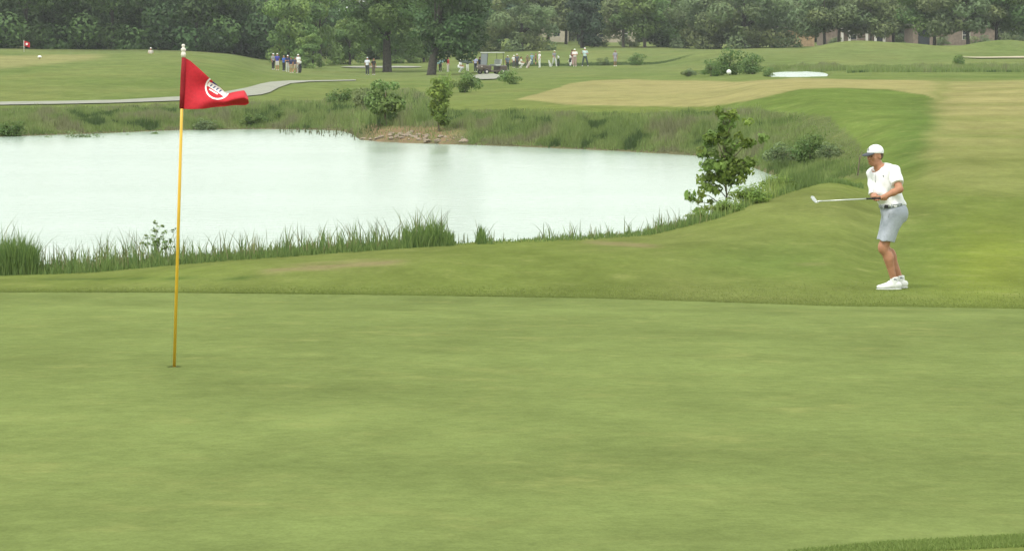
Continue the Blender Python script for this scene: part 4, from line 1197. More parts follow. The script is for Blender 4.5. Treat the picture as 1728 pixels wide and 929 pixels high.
# ------------------------------------------------------------------ figures: distance fields turned into one continuous surface
def sdf_build(prims, cuts, vox):
    lo = np.min([np.minimum(p['a'], p['b']) - p['r'] for p in prims], 0) - 3 * vox
    hi = np.max([np.maximum(p['a'], p['b']) + p['r'] for p in prims], 0) + 3 * vox
    n = np.ceil((hi - lo) / vox).astype(int) + 1
    G = np.full(n, 1.0, np.float32)
    axs = [lo[i] + vox * np.arange(n[i]) for i in range(3)]
    for p in prims:
        m_ = p['r'] + p['k'] * 1.5 + 3 * vox
        i0 = np.maximum(((np.minimum(p['a'], p['b']) - m_ - lo) / vox).astype(int), 0)
        i1 = np.minimum(((np.maximum(p['a'], p['b']) + m_ - lo) / vox).astype(int) + 2, n)
        X = np.stack(np.meshgrid(*[axs[i][i0[i]:i1[i]] for i in range(3)], indexing='ij'), -1)
        d = prim_d(p, X)
        g = G[i0[0]:i1[0], i0[1]:i1[1], i0[2]:i1[2]]
        if p.get('op') == 'sub':
            g[...] = np.maximum(g, -d)
        else:
            k = p['k']
            hh = np.maximum(k - np.abs(g - d), 0) / max(k, 1e-6)
            g[...] = np.minimum(g, d) - hh * hh * k * 0.25
    if cuts:
        X = np.stack(np.meshgrid(*axs, indexing='ij'), -1)
        for c, nrm in cuts:          # keep the side the normal points away from
            G = np.maximum(G, ((X - np.array(c)) @ np.array(nrm)).astype(np.float32))
    return G, lo
def prim_d(p, X):
    if p['t'] == 'c':
        a, b = p['a'], p['b']
        ab = b - a
        t = np.clip(((X - a) @ ab) / max(ab @ ab, 1e-9), 0, 1)
        q = np.linalg.norm(X - a - t[..., None] * ab, axis=-1)
        return q - (p['ra'] + (p['rb'] - p['ra']) * t)
    L = (X - p['c']) @ p['R']
    k0 = np.linalg.norm(L / p['rad'], axis=-1)
    k1 = np.linalg.norm(L / p['rad']**2, axis=-1)
    return np.where(k1 > 1e-6, k0 * (k0 - 1) / np.maximum(k1, 1e-6), -p['rad'].min())
def cap(a, ra, b, rb, k=0.02, op=None):
    return dict(t='c', a=np.array(a, float), b=np.array(b, float), ra=ra, rb=rb, r=max(ra, rb), k=k, op=op)
def ell(c, rad, R=None, k=0.02, op=None):
    rad = np.array(rad, float)
    c = np.array(c, float)
    return dict(t='e', c=c, a=c, b=c, rad=rad, R=np.eye(3) if R is None else np.array(R, float), r=float(rad.max()), k=k, op=op)
def surf_nets(G, lo, vox):
    nx, ny, nz = G.shape
    S = G < 0
    cor = [(i, j, k) for i in (0, 1) for j in (0, 1) for k in (0, 1)]
    sub = lambda A, c: A[c[0]:nx - 1 + c[0], c[1]:ny - 1 + c[1], c[2]:nz - 1 + c[2]]
    cnt = sum(sub(S, c).astype(np.int8) for c in cor)
    act = (cnt > 0) & (cnt < 8)
    I, J, K = np.where(act)
    acc = np.zeros((len(I), 3)); num = np.zeros(len(I))
    val = {c: G[I + c[0], J + c[1], K + c[2]] for c in cor}
    for a in cor:
        for ax_ in range(3):
            if a[ax_] == 1: continue
            b = tuple(1 if i == ax_ else a[i] for i in range(3))
            va, vb = val[a], val[b]
            m_ = (va < 0) != (vb < 0)
            t = np.where(m_, va / np.where(va == vb, 1, va - vb), 0)
            pt = np.tile(np.array(a, float), (len(I), 1)); pt[:, ax_] += t
            acc += np.where(m_[:, None], pt, 0); num += m_
    V = lo + vox * (np.stack([I, J, K], 1) + acc / num[:, None])
    ind = np.full(act.shape, -1, np.int64)
    ind[I, J, K] = np.arange(len(I))
    Qs = []
    for ax_ in range(3):
        o1, o2 = [(1, 2), (2, 0), (0, 1)][ax_]
        A = np.moveaxis(S, ax_, 0)
        chg = np.moveaxis(A[1:] != A[:-1], 0, ax_)
        s_in = np.moveaxis(A[:-1], 0, ax_)
        e = np.where(chg)
        e = [np.array(x) for x in e]
        okk = (e[o1] > 0) & (e[o2] > 0) & (e[o1] < G.shape[o1] - 1) & (e[o2] < G.shape[o2] - 1)
        e = [x[okk] for x in e]
        def cell(d1, d2):
            q = [x.copy() for x in e]
            q[o1] -= d1; q[o2] -= d2
            return ind[q[0], q[1], q[2]]
        q = np.stack([cell(1, 1), cell(0, 1), cell(0, 0), cell(1, 0)], 1)
        flip = ~s_in[e[0], e[1], e[2]]
        q[flip] = q[flip][:, ::-1]
        Qs.append(q)
    return V, np.concatenate(Qs)
def figure_mesh(name, prims, vox, cuts=(), relax=2):
    G, lo = sdf_build(prims, cuts, vox)
    V, Q = surf_nets(G, lo, vox)
    for _ in range(relax):            # light smoothing along the quads
        s = np.zeros_like(V); c = np.zeros(len(V))
        for a, b in ((0, 1), (1, 2), (2, 3), (3, 0)):
            np.add.at(s, Q[:, a], V[Q[:, b]]); np.add.at(s, Q[:, b], V[Q[:, a]])
            np.add.at(c, Q[:, a], 1); np.add.at(c, Q[:, b], 1)
        V = V * 0.5 + 0.5 * s / np.maximum(c, 1)[:, None]
    return mesh_np(name, V, Q)
def surf_pt(prims, p0, d):
    p0, d = np.array(p0, float), np.array(d, float) / np.linalg.norm(d)
    t = np.linspace(0, 1.0, 1500)
    X = p0 + t[:, None] * d
    D = np.min([prim_d(q, X) for q in prims if q.get('op') != 'sub'], 0)
    k = np.argmax(D < 0.0)
    return X[k]

M_skin = plain('skin', (0.43, 0.205, 0.120), 0.55, 0.05, 25)
M_skin_dark = plain('tanned_skin', (0.30, 0.16, 0.10), 0.55, 0.05, 25)
M_shirtw = plain('white_polo', (0.82, 0.82, 0.83), 0.8, 0.02, 60)
M_shorts = plain('grey_shorts', (0.39, 0.42, 0.475), 0.85, 0.04, 40)
M_belt = plain('grey_belt', (0.23, 0.26, 0.25), 0.7, 0.15, 60)
M_black = plain('black', (0.02, 0.02, 0.022), 0.5, 0.1, 20)
M_steel = plain('steel_shaft', (0.62, 0.64, 0.62), 0.35, 0.03, 30, metal=0.6)
M_hair = plain('brown_hair', (0.09, 0.06, 0.035), 0.8, 0.2, 60)
M_sock = plain('grey_pattern', (0.16, 0.17, 0.20), 0.8, 0.1, 40)

def rot_to(fwd, up=(0, 0, 1)):
    """columns: right-hand side x, forward -y ... returns axes (left, back, up) for a head looking along fwd"""
    f = np.array(fwd, float); f /= np.linalg.norm(f)
    l = np.cross(np.array(up, float), f); l /= np.linalg.norm(l)
    u_ = np.cross(f, l)
    return np.stack([l, f, u_], 1)       # local x = left, y = forward, z = up

def golfer():
    G0 = hit(1503, 487.5)
    k = F / G0[1]                         # px per metre there
    e = empty('golfer', G0)
    tag(e, 'golfer in white cap, white polo and grey shorts holding a club after a chip', 'person')
    v3 = lambda *a: np.array(a, float)
    # joints, metres, x to the right of the picture, y away from the camera
    AN, AF = v3(.030, -.10, .095), v3(.135, .12, .095)
    KN, KF = v3(-.115, -.14, .515), v3(-.070, .11, .515)
    HN, HF = v3(.020, -.10, .90), v3(.005, .095, .90)
    PEL = v3(.015, 0, .96)
    WA = v3(-.010, -.005, 1.075)
    CH = v3(-.072, -.005, 1.30)
    NB = v3(-.125, .0, 1.475)
    SL, SR = v3(.005, -.135, 1.425), v3(-.205, .125, 1.395)
    EL = v3(.055, -.305, 1.225)
    ER = v3(-.212, -.03, 1.130)
    HL, HR = v3(-.190, -.375, 1.125), v3(-.235, -.365, 1.115)       # palms
    WL, WR = v3(-.135, -.365, 1.140), v3(-.235, -.270, 1.130)       # wrists
    HEAD = v3(-.213, -.03, 1.618)
    fw = v3(-.78, -.60, -.08)
    Rh = rot_to(fw)
    hd = lambda x, y, z: HEAD + Rh @ v3(x, y, z)
    chest_R = rot_to((-.72, -.69, -.10), (-.30, 0, 1))
    club_d = v3(-.985, -.10, -.045); club_d /= np.linalg.norm(club_d)
    BUTT = v3(-.085, -.355, 1.128)
    on_club = lambda t: BUTT + club_d * t
    # ---- body
    B = []
    for H, K, A in ((HN, KN, AN), (HF, KF, AF)):
        B += [cap(H, .088, K, .058, .03), cap(K + v3(0, 0, .02), .056, K - v3(0, 0, .03), .053, .02)]
        calf = K * 0.68 + A * 0.32 + v3(.022, 0, 0)
        B += [cap(K, .052, calf, .056, .02), cap(calf, .055, A, .036, .02), ell(calf + v3(.012, 0, 0), (.045, .05, .10), None, .03)]
        B += [cap(A, .038, A + v3(-.06, 0, -.05), .036, .02), cap(A + v3(-.05, 0, -.055), .035, A + v3(-.15, 0, -.07), .022, .02)]
    B += [ell(PEL, (.125, .17, .13), None, .04), cap(PEL, .12, WA, .115, .05), ell((WA + CH) / 2, (.125, .145, .16), chest_R, .05),
          ell(CH + v3(.0, .0, .03), (.175, .125, .19), chest_R, .05), cap(SL, .062, SR, .062, .06), cap(NB - v3(0, 0, .06), .07, hd(0, -.02, -.06), .054, .03)]
    B += [cap(SL, .058, EL, .044, .03), cap(EL, .043, EL * .6 + WL * .4, .042, .02), cap(EL * .6 + WL * .4, .041, WL, .028, .02),
          cap(SR, .058, ER, .044, .03), cap(ER, .043, ER * .6 + WR * .4, .041, .02), cap(ER * .6 + WR * .4, .040, WR, .028, .02)]
    # head: skull, face, jaw, nose, brow, ears, lips
    B += [ell(hd(0, -.012, .030), (.076, .096, .092), Rh, .02), ell(hd(0, .025, -.025), (.062, .070, .088), Rh, .03), ell(hd(0, .042, -.085), (.040, .042, .034), Rh, .03),
          cap(hd(0, .088, .008), .010, hd(0, .106, -.028), .0145, .012), cap(hd(-.035, .083, .022), .010, hd(.035, .083, .022), .010, .014),
          ell(hd(.076, -.012, -.012), (.010, .020, .032), Rh, .008), ell(hd(-.076, -.012, -.012), (.010, .020, .032), Rh, .008),
          cap(hd(-.018, .087, -.058), .007, hd(.018, .087, -.058), .007, .008), ell(hd(.040, .06, -.02), (.022, .02, .022), Rh, .02), ell(hd(-.040, .06, -.02), (.022, .02, .022), Rh, .02)]
    # hands closed round the grip
    def hand(W, pc, t0, side, thumb_t):
        """palm beside the grip, four fingers curling round it one after another, thumb along the top"""
        out = [cap(W, .027, pc, .030, .02), ell(pc, (.042, .022, .036), None, .015)]
        n1 = np.cross(club_d, v3(0, 0, 1)); n1 /= np.linalg.norm(n1)
        n2 = np.cross(n1, club_d)
        for q in range(4):
            c = on_club(t0 + .021 * q)
            ln = (.024, .027, .026, .022)[q]
            ang0 = (math.pi * .55) if side > 0 else (math.pi * .45)
            ring_ = []
            for a in (0, 70, 140, 205):
                th = ang0 + side * math.radians(a)
                ring_.append(c + (n1 * math.cos(th) + n2 * math.sin(th)) * ln)
            for a, b in zip(ring_[:-1], ring_[1:]):
                out.append(cap(a, .0094 - .0004 * q, b, .0088 - .0004 * q, .004))
        tb = on_club(t0 + .03) + n2 * .022
        out += [cap(pc + n2 * .012, .013, tb, .0115, .008), cap(tb, .0112, on_club(thumb_t) + n2 * .020, .0095, .004)]
        return out
    HLc, HRc = on_club(.055) + v3(.01, .022, .004), on_club(.150) + v3(.008, .024, .0)
    B += hand(WL, HLc, .025, 1, .11)
    B += hand(WR, HRc, .115, -1, .20)
    link('body', figure_mesh('body', B, 0.0055), e, M_skin)
    # ---- polo shirt
    Sh = [ell(v3(-.095, -.02, 1.185), (.135, .150, .150), chest_R, .06), ell(PEL + v3(-.012, 0, .06), (.152, .185, .10), None, .05), cap(PEL + v3(0, 0, .05), .140, WA, .138, .06), ell((WA + CH) / 2 + v3(.0, 0, .01), (.150, .168, .19), chest_R, .06),
          ell(CH + v3(.0, .0, .03), (.197, .150, .20), chest_R, .05), cap(SL + v3(0, 0, -.005), .082, SR + v3(0, 0, -.005), .080, .06),
          cap(NB - v3(.0, .0, .085), .095, NB - v3(0, 0, .01), .066, .03)]
    eln, ern = (EL - SL) / np.linalg.norm(EL - SL), (ER - SR) / np.linalg.norm(ER - SR)
    sl_l, sl_r = SL + eln * .185, SR + ern * .285
    G, lo_ = sdf_build(Sh, (), 0.007)
    ax_ = [lo_[i] + 0.007 * np.arange(G.shape[i]) for i in range(3)]
    X = np.stack(np.meshgrid(*ax_, indexing='ij'), -1)
    hemn = v3(.10, 0, -1.0); hemn /= np.linalg.norm(hemn)
    G = np.maximum(G, ((X - v3(.04, 0, 1.015)) @ hemn).astype(np.float32))          # tucked at the belt
    nkn = hd(0, -.01, -.06) - NB; nkn /= np.linalg.norm(nkn)
    G = np.maximum(G, np.where(np.linalg.norm(X - NB, axis=-1) < .13, ((X - NB - nkn * .018) @ nkn), -1).astype(np.float32))
    # soft drapery creases
    cre = .009 * np.sin(X[..., 2] * 30 + X[..., 0] * 30 + 4 * X[..., 1]) + .003 * np.sin(X[..., 0] * 70 - X[..., 2] * 25 + X[..., 1] * 22)
    G = G + (cre * smooth(1.42, 1.15, X[..., 2])).astype(np.float32)
    V, Q = surf_nets(G, lo_, 0.007)
    Vs_, Qs_ = [V], [Q]
    for S_, en, hem, r0_, r1_ in ((SL, eln, sl_l, .083, .076), (SR, ern, sl_r, .080, .066)):
        g_, l_ = sdf_build([ell(S_, (.084, .086, .080), None, .02), cap(S_, r0_, hem + en * .05, r1_, .02)], (), 0.006)
        xx = np.stack(np.meshgrid(*[l_[i] + 0.006 * np.arange(g_.shape[i]) for i in range(3)], indexing='ij'), -1)
        g_ = g_ + (.004 * np.sin(((xx - S_) @ en) * 60 + xx[..., 1] * 40)).astype(np.float32)
        g_ = np.maximum(g_, ((xx - hem) @ en).astype(np.float32))
        v_, q_ = surf_nets(g_, l_, 0.006)
        Qs_.append(q_ + sum(len(a) for a in Vs_)); Vs_.append(v_)
    V, Q = np.concatenate(Vs_), np.concatenate(Qs_)
    shirt = link('polo_shirt', mesh_np('polo_shirt', V, Q), e, M_shirtw)
    # collar, placket, logo
    cl = []
    for s_ in (-1, 1):
        pts = []
        for a in np.linspace(0, 150, 8):
            th = math.radians(a)
            dirv = chest_R @ v3(s_ * math.sin(th), -math.cos(th), 0)
            pts.append(NB + nkn * .012 + dirv * (.070 + .012 * a / 150) + v3(0, 0, -.035 * (a / 150)**2))
        cl.append(tube_np(pts, [.017] * 6 + [.016, .006], 8))
    link('collar', tubes_mesh('collar', cl), shirt, M_shirtw)
    fwd_c = chest_R[:, 1]
    lft_c = chest_R[:, 0]
    pl = [surf_pt(Sh, NB + fwd_c * .45 + v3(0, 0, -z_) , -fwd_c) + fwd_c * .002 for z_ in (.05, .09, .13, .17)]
    link('placket', tubes_mesh('placket', [tube_np(pl, [.008, .010, .010, .008], 6)]), shirt, plain('placket_grey', (0.55, 0.55, 0.56)))
    lg = surf_pt(Sh, CH + fwd_c * .45 + lft_c * .075 + v3(0, 0, .075), -fwd_c)
    bm = bmesh.new(); box(bm, lg, (.014, .012, .026), .003, Matrix(chest_R.tolist())); box(bm, lg + v3(.012, 0, -.006), (.012, .012, .012), .003, Matrix(chest_R.tolist()))
    link('shirt_logo', bm_mesh('shirt_logo', bm), shirt, M_sock)
    # ---- shorts, belt
    hipR = rot_to((-.93, -.36, 0))
    St = [ell(PEL + v3(.015, 0, -.01), (.152, .190, .135), None, .05), ell(PEL + v3(.062, 0, -.055), (.125, .165, .12), None, .05), cap(PEL, .143, PEL + v3(-.02, 0, .07), .136, .04)]
    hems = []
    for H, K in ((HN, KN), (HF, KF)):
        d = (K - H) / np.linalg.norm(K - H)
        hm = H + d * .325
        St += [cap(H + v3(.01, 0, 0), .118, hm + d * .1, .099, .04)]
        hems.append((hm, d))
    G, lo_ = sdf_build(St, (), 0.007)
    ax_ = [lo_[i] + 0.007 * np.arange(G.shape[i]) for i in range(3)]
    X = np.stack(np.meshgrid(*ax_, indexing='ij'), -1)
    for hm, d in hems:
        G = np.where(X[..., 2] < .78, np.maximum(G, ((X - hm) @ v3(d[0] * .5, 0, -1.0)).astype(np.float32)), G)
    G = np.maximum(G, ((X - v3(.04, 0, 1.035)) @ (-hemn)).astype(np.float32))
    cre = .0045 * np.sin(X[..., 2] * 16 - X[..., 0] * 38 + X[..., 1] * 14) + .0035 * np.sin(X[..., 0] * 55 + X[..., 2] * 9 - X[..., 1] * 30)
    G = G + (cre * smooth(1.0, .8, X[..., 2])).astype(np.float32)
    V, Q = surf_nets(G, lo_, 0.007)
    shorts = link('shorts', mesh_np('shorts', V, Q), e, M_shorts)
    th = np.linspace(0, 2 * math.pi, 49)
    bc = v3(.000, 0, 1.02)
    bw = lambda a, zz, o_: bc + v3((.148 + o_) * math.cos(a), (.186 + o_) * math.sin(a), .10 * .15 * math.cos(a) + zz)
    bm = bmesh.new()
    rings = [[bm.verts.new(bw(a, zz, o_)) for a in th[:-1]] for zz, o_ in ((-.019, .0), (-.019, .006), (.019, .006), (.019, .0))]
    for i in range(3):
        for q in range(48): bm.faces.new((rings[i][q], rings[i][(q + 1) % 48], rings[i + 1][(q + 1) % 48], rings[i + 1][q]))
    belt = link('belt', bm_mesh('belt', bm, True), shorts, M_belt)
    a_b = math.radians(238)
    bm = bmesh.new(); box(bm, bw(a_b, 0, .010), (.045, .012, .040), .004, Matrix.Rotation(a_b + math.pi / 2, 3, 'Z'))
    link('belt_buckle', bm_mesh('belt_buckle', bm), belt, M_black)
    bm = bmesh.new()
    for a in (200, 222, 262, 300): box(bm, bw(math.radians(a), 0, .008), (.012, .006, .05), .002, Matrix.Rotation(math.radians(a) + math.pi / 2, 3, 'Z'))
    link('belt_loops', bm_mesh('belt_loops', bm), shorts, M_shorts)
    pk = [surf_pt(St, v3(x_, -.5, z_), (0, 1, 0)) for x_, z_ in ((-.035, .985), (-.045, .93), (-.062, .88))]
    link('pocket_seam', tubes_mesh('pocket_seam', [tube_np(pk, [.004, .004, .004], 5)]), shorts, plain('seam_grey', (0.25, 0.27, 0.30)))
    # ---- socks and shoes
    for A, yw in ((AN, -.10), (AF, .06)):
        sk = figure_mesh('sock', [cap(A + v3(-.004, 0, .075), .050, A + v3(0, 0, -.02), .048, .02)], .006, [(A + v3(0, 0, .062), v3(0, 0, 1))])
        so = link('sock', sk, e, M_white)
        bm = bmesh.new(); box(bm, A + v3(.0, -.046, .035), (.024, .008, .018), .003); box(bm, A + v3(.022, -.042, .03), (.012, .008, .014), .003)
        link('sock_logo', bm_mesh('sock_logo', bm), so, M_sock)
        R_ = rot_to((-1, yw, 0))
        q = lambda f, s_, z_: v3(A[0], A[1], 0) + R_ @ v3(s_, f, z_)
        sh = figure_mesh('shoe', [ell(q(-.035, 0, .055), (.043, .058, .050), R_, .03), ell(q(.06, 0, .05), (.046, .085, .040), R_, .03), ell(q(.135, .004, .038), (.048, .085, .030), R_, .03), cap(q(-.02, 0, .07), .040, q(.05, 0, .085), .030, .03)], .006,
                         [(v3(0, 0, .012), v3(0, 0, -1)), (A + v3(0, 0, .015), v3(.25, 0, 1) / 1.031)])
        shoe = link('shoe', sh, e, M_white)
        so_ = figure_mesh('sole', [ell(q(-.03, 0, .012), (.044, .064, .016), R_, .02), ell(q(.05, 0, .012), (.043, .09, .015), R_, .02), ell(q(.13, .004, .012), (.050, .096, .016), R_, .02)], .006, [(v3(0, 0, .018), v3(0, 0, 1)), (v3(0, 0, -.004), v3(0, 0, -1))])
        link('sole', so_, shoe, plain('pale_sole', (0.62, 0.63, 0.60)))
        link('laces', tubes_mesh('laces', [tube_np([q(f, -.028, .082 + .0 - f * .18), q(f, 0, .098 - f * .18), q(f, .028, .082 - f * .18)], [.004] * 3, 5) for f in (.05, .07, .09, .11)]), shoe, plain('lace_grey', (0.45, 0.46, 0.47)))
    # ---- cap
    cp = figure_mesh('cap', [ell(hd(0, -.015, .045), (.090, .112, .090), Rh, .01)], .006, [(hd(0, .05, .036), -(Rh @ v3(0, -.10, 1)))])
    cap_o = link('cap', cp, e, M_shirtw)
    br = figure_mesh('cap_brim', [ell(hd(0, .105, .030), (.078, .080, .013), rot_to(fw + v3(0, 0, -.22)), .01)], .005, [(hd(0, .055, .03), -Rh[:, 1])])
    link('cap_brim', br, cap_o, plain('dark_brim', (0.05, 0.055, 0.065)))
    lgp = hd(-.012, .093, .078)
    bm = bmesh.new(); box(bm, lgp, (.030, .010, .010), .003, Matrix(Rh.tolist())); box(bm, lgp + np.array(Rh @ v3(.010, 0, .016)), (.012, .010, .020), .003, Matrix(Rh.tolist()))
    link('cap_logo', bm_mesh('cap_logo', bm), cap_o, plain('logo_grey', (0.30, 0.30, 0.31)))
    hr = figure_mesh('hair', [ell(hd(0, -.035, .005), (.080, .082, .075), Rh, .01)], .006, [(hd(0, -.0, .0), Rh @ v3(0, 1, .35) / 1.06)])
    link('hair', hr, e, M_hair)
    for s_ in (-1, 1):
        bm = bmesh.new(); bmesh.ops.create_uvsphere(bm, u_segments=10, v_segments=8, radius=.0115, matrix=Matrix.Translation(hd(s_ * .031, .080, .004)))
        ey = link('eye', bm_mesh('eye', bm, True), e, M_black)
    link('mouth', tubes_mesh('mouth', [tube_np([hd(-.022, .092, -.059), hd(0, .097, -.060), hd(.022, .092, -.059)], [.0025, .0035, .0025], 6)]), e, plain('lips', (0.30, 0.10, 0.08)))
    # ---- the club he holds: a thing of its own
    cb = empty('golf_club', G0 + BUTT)
    tag(cb, 'steel-shafted golf club held level in the golfer\'s hands', 'golf club')
    L = .865
    t = lambda s_: club_d * s_
    link('grip', tubes_mesh('grip', [tube_np([t(0), t(.02), t(.27)], [.0135, .0135, .0105], 12)]), cb, M_black)
    link('shaft', tubes_mesh('shaft', [tube_np([t(.268), t(.5), t(L - .05)], [.0085, .0078, .0070], 10)]), cb, M_steel)
    tip = t(L)
    n2 = v3(0, 0, 1.0)
    heel = tip
    toe = tip + v3(-.045, .015, .055)
    bm = bmesh.new()
    Wd = v3(.010, .0, .016)
    prof = [(tip + v3(.012, 0, -.012), .006), (tip + v3(-.015, .004, -.004), .016), (tip + v3(-.040, .010, .022), .021), (tip + v3(-.058, .016, .050), .020), (tip + v3(-.062, .018, .066), .008)]
    fn = v3(.35, -.9, .2); fn /= np.linalg.norm(fn)
    rows_ = []
    for i, (c, w_) in enumerate(prof):
        tg = prof[min(i + 1, 4)][0] - prof[max(i - 1, 0)][0]; tg /= np.linalg.norm(tg)
        wv = np.cross(tg, fn); wv /= np.linalg.norm(wv)
        rows_.append([bm.verts.new(c + wv * w_ + fn * .008), bm.verts.new(c - wv * w_ + fn * .003), bm.verts.new(c - wv * w_ - fn * .010), bm.verts.new(c + wv * w_ - fn * .004)])
    for a, b in zip(rows_[:-1], rows_[1:]):
        for q in range(4): bm.faces.new((a[q], a[(q + 1) % 4], b[(q + 1) % 4], b[q]))
    bm.faces.new(rows_[0][::-1]); bm.faces.new(rows_[-1])
    link('club_head', bm_mesh('club_head', bm), cb, plain('club_steel', (0.55, 0.57, 0.55), 0.4, 0.05, 30, metal=0.5))
    link('hosel', tubes_mesh('hosel', [tube_np([t(L - .06), t(L - .02), tip + v3(-.006, .002, -.004)], [.0095, .0105, .009], 10)]), cb, M_steel)
golfer()

# ------------------------------------------------------------------ the people across the pond
def pose_joints(pose):
    v3 = lambda *a: np.array(a, float)
    P = dict(hipL=v3(.09, 0, .92), hipR=v3(-.09, 0, .92), kneeL=v3(.10, -.01, .50), kneeR=v3(-.10, -.01, .50), ankL=v3(.11, .02, .08), ankR=v3(-.11, .02, .08),
             chest=v3(0, 0, 1.28), waist=v3(0, 0, 1.05), neck=v3(0, 0, 1.47), head=v3(0, -.02, 1.63), shL=v3(.18, 0, 1.42), shR=v3(-.18, 0, 1.42),
             elL=v3(.25, .02, 1.15), elR=v3(-.25, .02, 1.15), haL=v3(.24, -.08, .90), haR=v3(-.24, -.08, .90), fw=v3(0, -1, -.05))
    if pose == 'walk':
        P.update(kneeL=v3(.10, -.16, .52), ankL=v3(.10, -.22, .10), kneeR=v3(-.09, .10, .50), ankR=v3(-.09, .36, .14), haL=v3(.22, .22, .95), elL=v3(.24, .15, 1.17), haR=v3(-.22, -.28, .98), elR=v3(-.25, -.04, 1.16))
    elif pose == 'wide':
        P.update(kneeL=v3(.20, -.02, .50), ankL=v3(.29, .02, .08), kneeR=v3(-.18, -.02, .50), ankR=v3(-.25, .02, .08), elL=v3(.31, .0, 1.18), elR=v3(-.33, -.02, 1.20), haL=v3(.12, -.22, 1.18), haR=v3(-.30, -.22, 1.36))
    elif pose == 'arms':
        P.update(elL=v3(.27, -.05, 1.17), elR=v3(-.27, -.05, 1.17), haL=v3(.05, -.24, 1.16), haR=v3(-.06, -.24, 1.20))
    elif pose == 'crouch':
        d = v3(0, .10, -.42)
        for q in ('hipL', 'hipR', 'waist', 'chest', 'neck', 'head', 'shL', 'shR', 'elL', 'elR', 'haL', 'haR'): P[q] = P[q] + d
        for q in ('chest', 'neck', 'head', 'shL', 'shR'): P[q] = P[q] + v3(0, -.16, -.05)
        P.update(kneeL=v3(.16, -.32, .48), kneeR=v3(-.15, -.30, .46), haL=v3(.14, -.36, .62), haR=v3(-.13, -.36, .60), elL=v3(.24, -.10, .72), elR=v3(-.24, -.10, .72))
    return P
VX = 0.022
CLOTH = {}
def person_meshes(pose, short, hat):
    key = (pose, short, hat)
    if key in CLOTH: return CLOTH[key]
    J = pose_joints(pose)
    v3 = lambda *a: np.array(a, float)
    if ('b', pose) not in CLOTH:
        B = [ell(J['head'], (.078, .098, .12), None, .02), ell(J['head'] + v3(0, -.095, -.015), (.016, .022, .022), None, .02), cap(J['neck'] - v3(0, 0, .05), .06, J['head'] - v3(0, 0, .06), .055, .03),
             ell(J['head'] + v3(.08, 0, -.01), (.014, .022, .032), None, .01), ell(J['head'] + v3(-.08, 0, -.01), (.014, .022, .032), None, .01),
             ell(J['chest'], (.165, .105, .20), None, .05), ell(J['waist'] - v3(0, 0, .04), (.145, .10, .16), None, .05), cap(J['shL'], .055, J['shR'], .055, .04)]
        for s in 'LR':
            B += [cap(J['hip' + s], .085, J['knee' + s], .058, .03), cap(J['knee' + s], .058, J['ank' + s], .040, .03), cap(J['ank' + s], .04, J['ank' + s] + v3(0, -.10, -.03), .032, .02),
                  cap(J['sh' + s], .052, J['el' + s], .042, .03), cap(J['el' + s], .042, J['ha' + s], .030, .02)]
            w = J['ha' + s] - J['el' + s]; w = w / np.linalg.norm(w)
            sd = np.cross(w, v3(0, 0, 1)); sd /= np.linalg.norm(sd) + 1e-6
            B += [ell(J['ha' + s] + w * .05, (.036, .036, .045), None, .02), cap(J['ha' + s] + w * .03, .020, J['ha' + s] + w * .07 + sd * .04, .014, .01)]
            for q in (-1.5, -.5, .5, 1.5):
                B += [cap(J['ha' + s] + w * .08 + sd * .016 * q, .013, J['ha' + s] + w * (.135 - .008 * abs(q)) + sd * .018 * q + v3(0, -.012, -.008), .011, .006)]
        CLOTH[('b', pose)] = figure_mesh('body', B, 0.016, relax=1)
        Sh = [ell(J['chest'], (.195, .135, .22), None, .05), ell(J['waist'] - v3(0, 0, .03), (.170, .128, .17), None, .06), cap(J['shL'], .078, J['shR'], .078, .05)]
        cuts = []
        for s in 'LR':
            m_ = J['sh' + s] * .40 + J['el' + s] * .60
            Sh += [cap(J['sh' + s], .078, m_, .068, .03)]
        CLOTH[('s', pose)] = figure_mesh('shirt', Sh, VX, [(J['waist'] - v3(0, 0, .13), v3(0, 0, -1)), (J['neck'] + v3(0, 0, .01), v3(0, 0, 1))], 1)
        Sf = []
        for s in 'LR':
            A = J['ank' + s]
            Sf += [ell(v3(A[0], A[1] - .03, A[2] - .035), (.050, .125, .045), None, .02)]
        CLOTH[('f', pose)] = figure_mesh('shoes', Sf, VX, [(v3(0, 0, -.005), v3(0, 0, -1))], 1)
        H = [ell(J['head'] + v3(0, .005, .045), (.094, .112, .092), None, .01)]
        CLOTH[('cap', pose)] = figure_mesh('cap', [H[0], ell(J['head'] + v3(0, -.13, .045), (.070, .075, .018), None, .02)], 0.018, [(J['head'] + v3(0, 0, .028), v3(0, 0, -1))], 1)
        CLOTH[('hat', pose)] = figure_mesh('hat', [H[0], ell(J['head'] + v3(0, 0, .055), (.19, .20, .022), None, .03)], 0.018, [(J['head'] + v3(0, 0, .03), v3(0, 0, -1))], 1)
        CLOTH[('hair', pose)] = figure_mesh('hair', [ell(J['head'] + v3(0, .018, .028), (.090, .102, .108), None, .01)], 0.018, [(J['head'] + v3(0, -.02, -.0), v3(0, -.6, -.8))], 1)
    if ('t', pose, short) not in CLOTH:
        T = [ell(J['waist'] - v3(0, 0, .12), (.168, .125, .14), None, .04)]
        for s in 'LR':
            H_, K_, A_ = J['hip' + s], J['knee' + s], J['ank' + s]
            T += [cap(H_, .105, K_, .082, .03)]
            if not short: T += [cap(K_, .080, A_, .062, .02)]
        if short:
            CLOTH[('t', pose, short)] = figure_mesh('shorts', T, VX, [(v3(0, 0, J['kneeL'][2] + .02), v3(0, 0, -1))], 1)
        else:
            CLOTH[('t', pose, short)] = figure_mesh('trousers', T, VX, [(v3(0, 0, .06), v3(0, 0, -1))], 1)
    CLOTH[key] = (CLOTH[('b', pose)], CLOTH[('s', pose)], CLOTH[('t', pose, short)], CLOTH[('f', pose)], CLOTH[(hat, pose)])
    return CLOTH[key]
CM = {}
